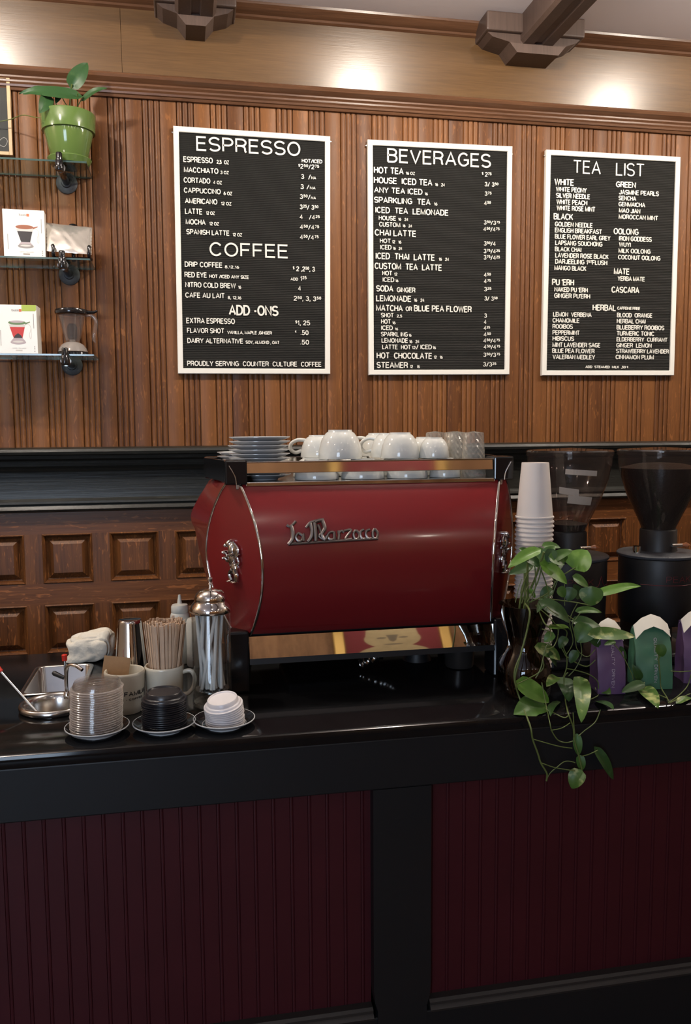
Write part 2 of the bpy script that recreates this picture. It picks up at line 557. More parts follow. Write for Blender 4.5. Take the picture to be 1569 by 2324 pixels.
def ribbon(pts, t, z0, z1, V, F):
    """flat stroke of thickness t along pts, standing from z0 to z1"""
    P = [Vector((p[0], p[1])) for p in pts]
    closed = (P[0] - P[-1]).length < 1e-6
    if closed:
        P = P[:-1]
    n = len(P)
    def dirn(i, j):
        d = P[j % n] - P[i % n]
        return d.normalized() if d.length > 1e-9 else Vector((1, 0))
    L, R = [], []
    for i in range(n):
        if closed or 0 < i < n - 1:
            d0, d1 = dirn(i - 1, i), dirn(i, i + 1)
        elif i == 0:
            d0 = d1 = dirn(0, 1)
        else:
            d0 = d1 = dirn(n - 2, n - 1)
        nn = Vector((-d0.y - d1.y, d0.x + d1.x))
        nn = nn.normalized() if nn.length > 1e-6 else Vector((-d0.y, d0.x))
        k = 1 / max(.72, nn.dot(Vector((-d0.y, d0.x))))
        p = P[i]
        L.append(p + nn * (t / 2 * k)); R.append(p - nn * (t / 2 * k))
    b = len(V)
    for l, r in zip(L, R):
        V += [(l.x, l.y, z0), (r.x, r.y, z0), (l.x, l.y, z1), (r.x, r.y, z1)]
    m = n if closed else n - 1
    for i in range(m):
        a, c = b + 4 * i, b + 4 * ((i + 1) % n)
        F += [(a + 2, c + 2, c + 3, a + 3), (a, c, c + 2, a + 2), (a + 1, a + 3, c + 3, c + 1)]
    if not closed:
        F += [(b, b + 2, b + 3, b + 1), (b + 4 * (n - 1), b + 4 * (n - 1) + 1, b + 4 * (n - 1) + 3, b + 4 * (n - 1) + 2)]

def stroke_text(txt, width, cap, t, depth):
    """plastic letters drawn as strokes: fitted to width x cap height, stroke thickness t in metres"""
    gap = .20
    items, x = [], 0.0
    for mode, s in segments(txt):
        k = 1.0 if mode == 'n' else .60
        dy = (1 - k) if mode == 'sup' else 0
        for ch in s:
            if ch == ' ':
                x += SPACE * k
                continue
            wg, st = GLY[ch]
            items.append((st, x, k, dy))
            x += (wg + gap * (1.25 if k < 1 else 1)) * k
    x -= gap
    sx = (width - t) / max(x, .02)
    if x < .05:
        sx = cap
    sy = cap - t
    V, F = [], []
    for st, x0, k, dy in items:
        for si, pl in enumerate(st):
            pts = [(t / 2 + (x0 + p[0] * k) * sx, t / 2 + (p[1] * k + dy) * sy) for p in pl]
            ribbon(pts, t * (1 if k == 1 else .74), 0, depth * (1 - .06 * si), V, F)
    return V, F

def text_obj(name, txt, x0, z0, width, cap, m, parent, y=0, t=.12, depth=.0015, fn=None):
    V, F = stroke_text(txt, width, cap, t * cap, depth)
    me = bpy.data.meshes.new(name)
    if fn is None:
        fn = lambda a, b, d: (x0 + a, y - d, z0 + b)
    me.from_pydata([fn(*v) for v in V], [], F)
    me.update()
    return link(name, me, m, parent, smooth=False)

BOARDS = [[(-0.0037, 2.6784), (0.5905, 2.6745), (0.5824, 1.7673), (-0.0099, 1.7657)], [(0.7383, 2.6714), (1.3357, 2.6779), (1.3344, 1.7697), (0.7397, 1.7647)], [(1.4816, 2.6738), (2.0836, 2.6763), (2.0847, 1.77), (1.4782, 1.7668)]]
ROWS = [
    (1, 'H', 'ESPRESSO', 0.0796, 2.5945, 0.3943, 0.0532),
    (1, 'B', 'ESPRESSO', 0.0306, 2.5507, 0.1097, 0.0212),
    (1, 'S', '2,5  OZ', 0.1538, 2.5505, 0.0471, 0.0148),
    (1, 'S', 'HOT/ICED', 0.4787, 2.5723, 0.0806, 0.0142),
    (1, 'B', '{$}2{50}/2{75}', 0.4651, 2.5491, 0.0805, 0.0178),
    (1, 'B', '3  /[NA]', 0.4754, 2.5112, 0.0582, 0.0179),
    (1, 'B', '3 /[NA]', 0.4725, 2.4733, 0.0582, 0.0179),
    (1, 'B', '3{50}/[NA]', 0.4695, 2.4361, 0.0628, 0.0179),
    (1, 'B', '3{25}/ 3{50}', 0.469, 2.3974, 0.0725, 0.018),
    (1, 'B', '4   /4{25}', 0.4678, 2.3602, 0.0785, 0.018),
    (1, 'B', '4{50}/4{75}', 0.4681, 2.3225, 0.0752, 0.0177),
    (1, 'B', '4{50}/4{75}', 0.4676, 2.2839, 0.0736, 0.0181),
    (1, 'B', 'MACCHIATO', 0.0316, 2.5137, 0.1286, 0.0205),
    (1, 'S', '3 OZ', 0.1674, 2.5139, 0.032, 0.0125),
    (1, 'B', 'CORTADO', 0.0299, 2.4762, 0.0992, 0.0201),
    (1, 'S', '4 OZ', 0.1394, 2.4755, 0.0335, 0.0136),
    (1, 'B', 'CAPPUCCINO', 0.0297, 2.4393, 0.1377, 0.0194),
    (1, 'S', '6 OZ', 0.1777, 2.437, 0.0329, 0.0137),
    (1, 'B', 'AMERICANO', 0.0327, 2.4006, 0.1211, 0.0206),
    (1, 'S', '12 OZ', 0.1669, 2.3997, 0.0401, 0.0133),
    (1, 'B', 'LATTE', 0.0317, 2.3616, 0.0654, 0.0215),
    (1, 'S', '12 OZ', 0.1098, 2.3621, 0.0339, 0.0133),
    (1, 'B', 'MOCHA', 0.0335, 2.3239, 0.0746, 0.0203),
    (1, 'S', '12 OZ', 0.1213, 2.3233, 0.0372, 0.0134),
    (1, 'B', 'SPANISH LATTE', 0.0349, 2.2871, 0.1626, 0.02),
    (1, 'S', '12 OZ', 0.2084, 2.2859, 0.0368, 0.0131),
    (1, 'H', 'COFFEE', 0.1202, 2.2101, 0.3019, 0.052),
    (1, 'B', 'DRIP COFFEE', 0.0259, 2.1668, 0.1422, 0.0204),
    (1, 'S', '8,12,16', 0.1768, 2.1654, 0.0545, 0.0116),
    (1, 'B', 'RED EYE', 0.0242, 2.1283, 0.0844, 0.0204),
    (1, 'S', 'HOT /ICED ANY SIZE', 0.1171, 2.1277, 0.1511, 0.0139),
    (1, 'B', 'NITRO COLD BREW', 0.0259, 2.091, 0.1912, 0.0201),
    (1, 'S', '16', 0.2258, 2.09, 0.0119, 0.0125),
    (1, 'B', 'CAFE AU LAIT', 0.025, 2.0523, 0.1495, 0.0201),
    (1, 'S', '8, 12,16', 0.1854, 2.05, 0.0523, 0.0125),
    (1, 'B', '{$} 2 ,2{50}, 3', 0.4388, 2.1627, 0.0873, 0.0189),
    (1, 'B', '[ADD] 1{25}', 0.429, 2.1262, 0.0631, 0.0189),
    (1, 'B', '4', 0.4582, 2.0886, 0.0122, 0.0186),
    (1, 'B', '2{50}, 3, 3{50}', 0.4406, 2.0497, 0.1082, 0.0186),
    (1, 'B', 'ADD -ONS', 0.1881, 1.9894, 0.1923, 0.04),
    (1, 'B', 'EXTRA ESPRESSO', 0.0264, 1.9561, 0.1849, 0.0214),
    (1, 'B', '{$}1, 25', 0.4459, 1.956, 0.0586, 0.0191),
    (1, 'B', 'FLAVOR SHOT', 0.0282, 1.9199, 0.1418, 0.0199),
    (1, 'S', 'VANILLA, MAPLE ,GINGER', 0.1807, 1.9178, 0.1731, 0.0134),
    (1, 'B', '{¢}  .50', 0.4438, 1.9184, 0.0542, 0.0188),
    (1, 'B', 'DAIRY ALTERNATIVE', 0.0284, 1.882, 0.2133, 0.0195),
    (1, 'S', 'SOY, ALMOND , OAT', 0.2505, 1.8816, 0.1324, 0.0131),
    (1, 'B', '.50', 0.4646, 1.8814, 0.035, 0.0188),
    (1, 'B', 'PROUDLY SERVING  COUNTER  CULTURE  COFFEE', 0.0255, 1.7957, 0.5229, 0.0196),
    (2, 'H', 'BEVERAGES', 0.8172, 2.5899, 0.4289, 0.0541),
    (2, 'B', 'HOT TEA', 0.7635, 2.5464, 0.1204, 0.0256),
    (2, 'S', '16 OZ', 0.8921, 2.547, 0.0383, 0.0123),
    (2, 'B', 'HOUSE  ICED TEA', 0.7633, 2.5089, 0.2385, 0.0249),
    (2, 'S', '16   24', 1.0123, 2.509, 0.0418, 0.0128),
    (2, 'B', 'ANY TEA ICED', 0.764, 2.4726, 0.1972, 0.023),
    (2, 'S', '16', 0.9699, 2.4714, 0.0133, 0.0124),
    (2, 'B', 'SPARKLING  TEA', 0.7639, 2.4342, 0.2307, 0.0238),
    (2, 'S', '16', 1.0084, 2.4342, 0.0146, 0.0125),
    (2, 'B', 'ICED  TEA  LEMONADE', 0.769, 2.3959, 0.3004, 0.0239),
    (2, 'B', 'HOUSE', 0.7824, 2.3687, 0.0705, 0.0181),
    (2, 'S', '16   24', 0.8611, 2.3698, 0.0421, 0.0116),
    (2, 'B', 'CUSTOM', 0.784, 2.344, 0.0862, 0.0186),
    (2, 'S', '16   24', 0.8789, 2.3449, 0.0402, 0.0121),
    (2, 'B', 'CHAI LATTE', 0.7659, 2.3089, 0.1698, 0.0252),
    (2, 'B', 'HOT', 0.787, 2.2813, 0.0443, 0.0175),
    (2, 'S', '12   16', 0.8363, 2.2811, 0.038, 0.0128),
    (2, 'B', 'ICED', 0.7882, 2.2561, 0.046, 0.0187),
    (2, 'S', '16   24', 0.8396, 2.2562, 0.0388, 0.0125),
    (2, 'B', 'ICED  THAI  LATTE', 0.7696, 2.2185, 0.2437, 0.0257),
    (2, 'S', '16   24', 1.029, 2.2198, 0.044, 0.013),
    (2, 'B', '{$} 2{75}', 1.2081, 2.5554, 0.0406, 0.0184),
    (2, 'B', '3/ 3{50}', 1.2204, 2.518, 0.0579, 0.0173),
    (2, 'B', '3{75}', 1.2208, 2.4814, 0.0287, 0.0169),
    (2, 'B', '4{50}', 1.2186, 2.4439, 0.0283, 0.0177),
    (2, 'B', '3{50}/3{75}', 1.2185, 2.3688, 0.068, 0.0166),
    (2, 'B', '4{50}/4{75}', 1.2166, 2.3422, 0.0689, 0.0174),
    (2, 'B', '3{50}/4', 1.2193, 2.2854, 0.0509, 0.0179),
    (2, 'B', '3{75}/4{25}', 1.2187, 2.2555, 0.0691, 0.0179),
    (2, 'B', '3{75}/4{25}', 1.219, 2.2304, 0.0692, 0.018),
    (2, 'B', 'CUSTOM  TEA  LATTE', 0.765, 2.18, 0.2781, 0.0253),
    (2, 'B', 'HOT', 0.7961, 2.1562, 0.0408, 0.0184),
    (2, 'S', '12', 0.8444, 2.1564, 0.0137, 0.0122),
    (2, 'B', 'ICED', 0.7977, 2.1308, 0.0475, 0.0188),
    (2, 'S', '16', 0.8494, 2.131, 0.0129, 0.0118),
    (2, 'B', '4{50}', 1.2205, 2.161, 0.0294, 0.018),
    (2, 'B', '4{75}', 1.2208, 2.1358, 0.0294, 0.0181),
    (2, 'B', 'SODA', 0.7709, 2.0929, 0.0706, 0.0247),
    (2, 'B', 'GINGER', 0.8555, 2.0921, 0.0771, 0.0197),
    (2, 'B', '3{25}', 1.2219, 2.1044, 0.0308, 0.0173),
    (2, 'B', 'LEMONADE', 0.7707, 2.0548, 0.1452, 0.0244),
    (2, 'S', '16   24', 0.9264, 2.0562, 0.0441, 0.0135),
    (2, 'B', '3/ 3{50}', 1.2236, 2.0674, 0.0565, 0.0173),
    (2, 'B', 'MATCHA', 0.7706, 2.017, 0.1099, 0.0248),
    (2, 'B', 'OR', 0.8922, 2.0186, 0.0264, 0.0186),
    (2, 'B', 'BLUE PEA FLOWER', 0.9265, 2.0184, 0.2436, 0.0254),
    (2, 'B', 'SHOT', 0.7903, 1.9921, 0.0526, 0.0186),
    (2, 'S', '2,5', 0.8554, 1.9929, 0.0221, 0.0119),
    (2, 'B', '3', 1.2234, 1.9987, 0.0117, 0.0174),
    (2, 'B', 'HOT', 0.7911, 1.9672, 0.0398, 0.0186),
    (2, 'S', '16', 0.8367, 1.966, 0.0137, 0.0119),
    (2, 'B', '4', 1.2224, 1.9732, 0.0117, 0.0174),
    (2, 'B', 'ICED', 0.7914, 1.9426, 0.0477, 0.0186),
    (2, 'S', '16', 0.8475, 1.9423, 0.0133, 0.0111),
    (2, 'B', '4{25}', 1.2218, 1.9488, 0.027, 0.0174),
    (2, 'B', 'SPARKL ING', 0.7901, 1.9176, 0.1113, 0.0186),
    (2, 'S', '16', 0.9047, 1.918, 0.0118, 0.012),
    (2, 'B', '4{50}', 1.222, 1.9228, 0.0305, 0.0179),
    (2, 'B', 'LEMONADE', 0.7925, 1.893, 0.1093, 0.0187),
    (2, 'S', '16   24', 0.9069, 1.8925, 0.0429, 0.0128),
    (2, 'B', '4{50}/4{75}', 1.2209, 1.898, 0.0712, 0.0175),
    (2, 'B', 'LATTE  HOT', 0.7949, 1.8672, 0.1191, 0.0187),
    (2, 'S', '12', 0.9182, 1.8686, 0.016, 0.0128),
    (2, 'B', '/ ICED', 0.9355, 1.8688, 0.0664, 0.0189),
    (2, 'S', '16', 1.0049, 1.8695, 0.014, 0.0129),
    (2, 'B', '4{50}/4{75}', 1.2225, 1.8728, 0.0708, 0.0175),
    (2, 'B', 'HOT  CHOCOLATE', 0.772, 1.8299, 0.2313, 0.0251),
    (2, 'S', '12   16', 1.0097, 1.8313, 0.038, 0.0129),
    (2, 'B', '3{50}/3{75}', 1.2215, 1.8409, 0.0722, 0.0176),
    (2, 'B', 'STEAMER', 0.7719, 1.7928, 0.13, 0.0243),
    (2, 'S', '12    16', 0.9103, 1.793, 0.041, 0.0129),
    (2, 'B', '3/3{25}', 1.221, 1.8021, 0.0564, 0.0176),
    (3, 'H', 'TEA   LIST', 1.6012, 2.5879, 0.3195, 0.0526),
    (3, 'B', 'WHITE', 1.5206, 2.5368, 0.086, 0.027),
    (3, 'B', 'WHITE PEONY', 1.5279, 2.5116, 0.1356, 0.0201),
    (3, 'B', 'SILVER NEEDLE', 1.5284, 2.4868, 0.151, 0.0202),
    (3, 'B', 'WHITE PEACH', 1.531, 2.4616, 0.1363, 0.0202),
    (3, 'B', 'WHITE ROSE MINT', 1.5323, 2.4372, 0.1714, 0.0206),
    (3, 'B', 'BLACK', 1.5197, 2.4, 0.0859, 0.0261),
    (3, 'B', 'GOLDEN NEEDLE', 1.5258, 2.373, 0.1676, 0.0195),
    (3, 'B', 'ENGLISH BREAKFAST', 1.5263, 2.3487, 0.2095, 0.0195),
    (3, 'B', 'BLUE FLOWER EARL GREY', 1.5267, 2.3237, 0.2481, 0.0196),
    (3, 'B', 'LAPSANG SOUCHONG', 1.5285, 2.2983, 0.2107, 0.0196),
    (3, 'B', 'BLACK CHAI', 1.5277, 2.2731, 0.1173, 0.0192),
    (3, 'B', 'LAVENDER ROSE BLACK', 1.5295, 2.248, 0.2389, 0.02),
    (3, 'B', 'DARJEELING 1{ST}FLUSH', 1.53, 2.2232, 0.2329, 0.0201),
    (3, 'B', 'GREEN', 1.7942, 2.541, 0.09, 0.0243),
    (3, 'B', 'JASMINE PEARLS', 1.8087, 2.5129, 0.1817, 0.0197),
    (3, 'B', 'SENCHA', 1.8071, 2.4892, 0.08, 0.0189),
    (3, 'B', 'GENMAICHA', 1.8078, 2.4648, 0.1212, 0.0189),
    (3, 'B', 'MAO JIAN', 1.8103, 2.4392, 0.0971, 0.0189),
    (3, 'B', 'MOROCCAN MINT', 1.8101, 2.4139, 0.18, 0.0194),
    (3, 'B', 'OOLONG', 1.7883, 2.3508, 0.1141, 0.0258),
    (3, 'B', 'IRON GODDESS', 1.8134, 2.3251, 0.1502, 0.0203),
    (3, 'B', 'WUYI', 1.8141, 2.3012, 0.0535, 0.0191),
    (3, 'B', 'MILK OOLONG', 1.813, 2.2756, 0.1467, 0.0195),
    (3, 'B', 'COCONUT OOLONG', 1.8115, 2.2492, 0.1944, 0.0196),
    (3, 'B', 'MANGO BLACK', 1.527, 2.1971, 0.1421, 0.0197),
    (3, 'B', 'MATE', 1.794, 2.1871, 0.0715, 0.0264),
    (3, 'B', 'YERBA MATE', 1.8117, 2.1615, 0.1254, 0.0193),
    (3, 'B', "PU 'ERH", 1.5178, 2.136, 0.0979, 0.0265),
    (3, 'B', "NAKED PU 'ERH", 1.5287, 2.1098, 0.149, 0.0198),
    (3, 'B', "GINGER PU'ERH", 1.5283, 2.0847, 0.1606, 0.0198),
    (3, 'B', 'CASCARA', 1.7849, 2.1118, 0.1279, 0.0265),
    (3, 'B', 'HERBAL', 1.7011, 2.0364, 0.1068, 0.0261),
    (3, 'S', 'CAFFEINE FREE', 1.8136, 2.0427, 0.105, 0.0129),
    (3, 'B', 'LEMON  VERBENA', 1.5245, 2.0091, 0.1728, 0.0191),
    (3, 'B', 'CHAMOMILE', 1.5228, 1.9843, 0.1203, 0.0192),
    (3, 'B', 'ROOIBOS', 1.5232, 1.9595, 0.0905, 0.0192),
    (3, 'B', 'PEPPERMINT', 1.5237, 1.9343, 0.1214, 0.0192),
    (3, 'B', 'HIBISCUS', 1.5242, 1.9099, 0.0964, 0.0192),
    (3, 'B', 'MINT LAVENDER SAGE', 1.5242, 1.8842, 0.2162, 0.0197),
    (3, 'B', 'BLUE PEA FLOWER', 1.5238, 1.8597, 0.1904, 0.0193),
    (3, 'B', 'VALERIAN MEDLEY', 1.5256, 1.8343, 0.1915, 0.0193),
    (3, 'B', 'BLOOD  ORANGE', 1.8131, 2.0111, 0.1633, 0.0194),
    (3, 'B', 'HERBAL CHAI', 1.8129, 1.986, 0.1324, 0.0195),
    (3, 'B', 'BLUEBERRY ROOIBOS', 1.8127, 1.9604, 0.2212, 0.0195),
    (3, 'B', 'TURMERIC TONIC', 1.8134, 1.9352, 0.1746, 0.0195),
    (3, 'B', 'ELDERBERRY  CURRANT', 1.814, 1.9108, 0.2363, 0.0187),
    (3, 'B', 'GINGER  LEMON', 1.8134, 1.8855, 0.1634, 0.0196),
    (3, 'B', 'STRAWBERRY LAVENDER', 1.8131, 1.8618, 0.2458, 0.0188),
    (3, 'B', 'CINNAMON PLUM', 1.8115, 1.8364, 0.1773, 0.0192),
    (3, 'S', 'ADD  STEAMED  MILK  ,50 ¢', 1.6748, 1.7982, 0.1962, 0.0114),
]
VINE_LEAVES = [
    (0.7885, 1.77, 1.2753, 0.7157, 1.77, 1.2388, 0.0267, 'b'),
    (0.8024, 1.794, 1.2366, 0.7589, 1.794, 1.2581, 0.0247, 'd'),
    (0.8025, 1.818, 1.2328, 0.738, 1.818, 1.2126, 0.025, 'd'),
    (0.8061, 1.776, 1.2393, 0.8688, 1.776, 1.192, 0.0367, 'b'),
    (0.8129, 1.8, 1.2453, 0.8441, 1.8, 1.2767, 0.0272, 'm'),
    (0.8285, 1.824, 1.2765, 0.8716, 1.824, 1.27, 0.0175, 'm'),
    (0.8205, 1.782, 1.2477, 0.8807, 1.782, 1.2705, 0.0221, 'm'),
    (0.8989, 1.806, 1.2222, 0.9277, 1.806, 1.2642, 0.0602, 'b'),
    (0.91, 1.83, 1.196, 0.949, 1.83, 1.1698, 0.0229, 'm'),
    (0.9314, 1.788, 1.1758, 0.9337, 1.788, 1.1325, 0.0487, 'v'),
    (0.9633, 1.812, 1.1609, 1.0767, 1.812, 1.1746, 0.0228, 'b'),
    (0.8063, 1.77, 1.1511, 0.8758, 1.77, 1.1026, 0.0367, 'd'),
    (0.9032, 1.794, 1.1238, 0.9658, 1.794, 1.1182, 0.0175, 'm'),
    (0.9077, 1.818, 1.0926, 0.9811, 1.818, 1.0732, 0.0279, 'd'),
    (0.9331, 1.776, 1.0703, 1.0452, 1.776, 1.0604, 0.03, 'v'),
    (0.9316, 1.8, 1.0826, 0.9052, 1.8, 1.0442, 0.0455, 'm'),
    (0.8151, 1.742, 1.1047, 0.9055, 1.824, 1.0732, 0.0145, 'b'),
    (0.785, 1.742, 1.0545, 0.8621, 1.782, 1.0117, 0.0291, 'v'),
    (0.7876, 1.806, 1.1749, 0.8012, 1.806, 1.1541, 0.0099, 'b'),
    (0.8492, 1.83, 1.1702, 0.8226, 1.83, 1.1483, 0.0228, 'd'),
    (0.883, 1.788, 1.1766, 0.8729, 1.788, 1.1468, 0.0274, 'd'),
    (0.8611, 1.812, 1.2391, 0.8402, 1.812, 1.2095, 0.03, 'd'),
    (0.7394, 1.742, 0.9754, 0.814, 1.742, 0.9242, 0.039, 'b'),
    (0.7979, 1.742, 0.9217, 0.711, 1.7037, 0.9197, 0.0543, 'm'),
    (0.882, 1.818, 0.9555, 0.8686, 1.7594, 0.9195, 0.0375, 'd'),
    (0.9049, 1.776, 0.9688, 0.854, 1.6648, 0.9086, 0.0356, 'v'),
    (0.8552, 1.8, 0.9669, 0.8045, 1.742, 0.9664, 0.0227, 'v'),
    (0.9747, 1.824, 0.9301, 0.9853, 1.7841, 0.9194, 0.0269, 'm'),
    (0.9353, 1.7486, 0.9195, 0.9285, 1.6666, 0.9291, 0.0212, 'd'),
    (0.8462, 1.6738, 0.8666, 0.8508, 1.6738, 0.8197, 0.018, 'm'),
    (0.8582, 1.681, 0.8151, 0.8639, 1.681, 0.7805, 0.0181, 'm'),
    (0.8525, 1.6684, 0.7867, 0.8315, 1.6684, 0.7488, 0.0338, 'v'),
    (0.8979, 1.6756, 0.8291, 0.9431, 1.6756, 0.7544, 0.0215, 'd'),
    (1.0604, 1.77, 0.9434, 1.0059, 1.77, 0.9273, 0.024, 'd'),
    (1.0767, 1.794, 0.9303, 1.0394, 1.6702, 0.9242, 0.0346, 'v'),
    (1.1285, 1.818, 1.0179, 1.1197, 1.818, 0.9788, 0.0221, 'm'),
    (1.1044, 1.776, 1.0301, 1.1162, 1.776, 1.0026, 0.0234, 'm'),
    (1.0719, 1.8, 0.9438, 1.0509, 1.8, 0.9805, 0.0182, 'd'),
    (1.1087, 1.6989, 0.9197, 1.1637, 1.7266, 0.9196, 0.0157, 'v'),
    (0.9919, 1.782, 1.0459, 0.9649, 1.782, 1.0401, 0.0125, 'm'),
    (1.0214, 1.806, 1.0234, 1.0381, 1.806, 0.9927, 0.0109, 'd'),
    (0.8442, 1.83, 1.1499, 0.7784, 1.742, 1.141, 0.0228, 'd'),
    (0.851, 1.788, 1.178, 0.8674, 1.788, 1.1572, 0.0223, 'm'),
    (0.8155, 1.742, 1.0849, 0.7951, 1.742, 1.0662, 0.0194, 'm'),
    (0.8606, 1.77, 1.0656, 0.8452, 1.77, 1.0412, 0.0198, 'd'),
    (0.9, 1.794, 1.0241, 0.8843, 1.794, 0.9967, 0.0201, 'd'),
    (0.9497, 1.818, 1.0541, 0.9754, 1.818, 1.0239, 0.023, 'd'),
    (0.8228, 1.776, 1.256, 0.86, 1.776, 1.2373, 0.0269, 'm'),
    (0.7837, 1.8, 1.2538, 0.7572, 1.8, 1.2747, 0.0222, 'm'),
    (0.8287, 1.824, 1.2638, 0.7998, 1.824, 1.232, 0.0301, 'm'),
    (0.8306, 1.782, 1.2697, 0.818, 1.782, 1.2379, 0.0245, 'd'),
    (0.8744, 1.806, 1.2396, 0.8578, 1.806, 1.2654, 0.02, 'm'),
    (0.9262, 1.83, 1.1462, 0.909, 1.83, 1.178, 0.0255, 'd'),
    (0.8112, 1.742, 1.0356, 0.8519, 1.788, 0.9927, 0.0219, 'd'),
    (0.8394, 1.7696, 0.9194, 0.781, 1.6756, 0.9241, 0.0212, 'd'),
]
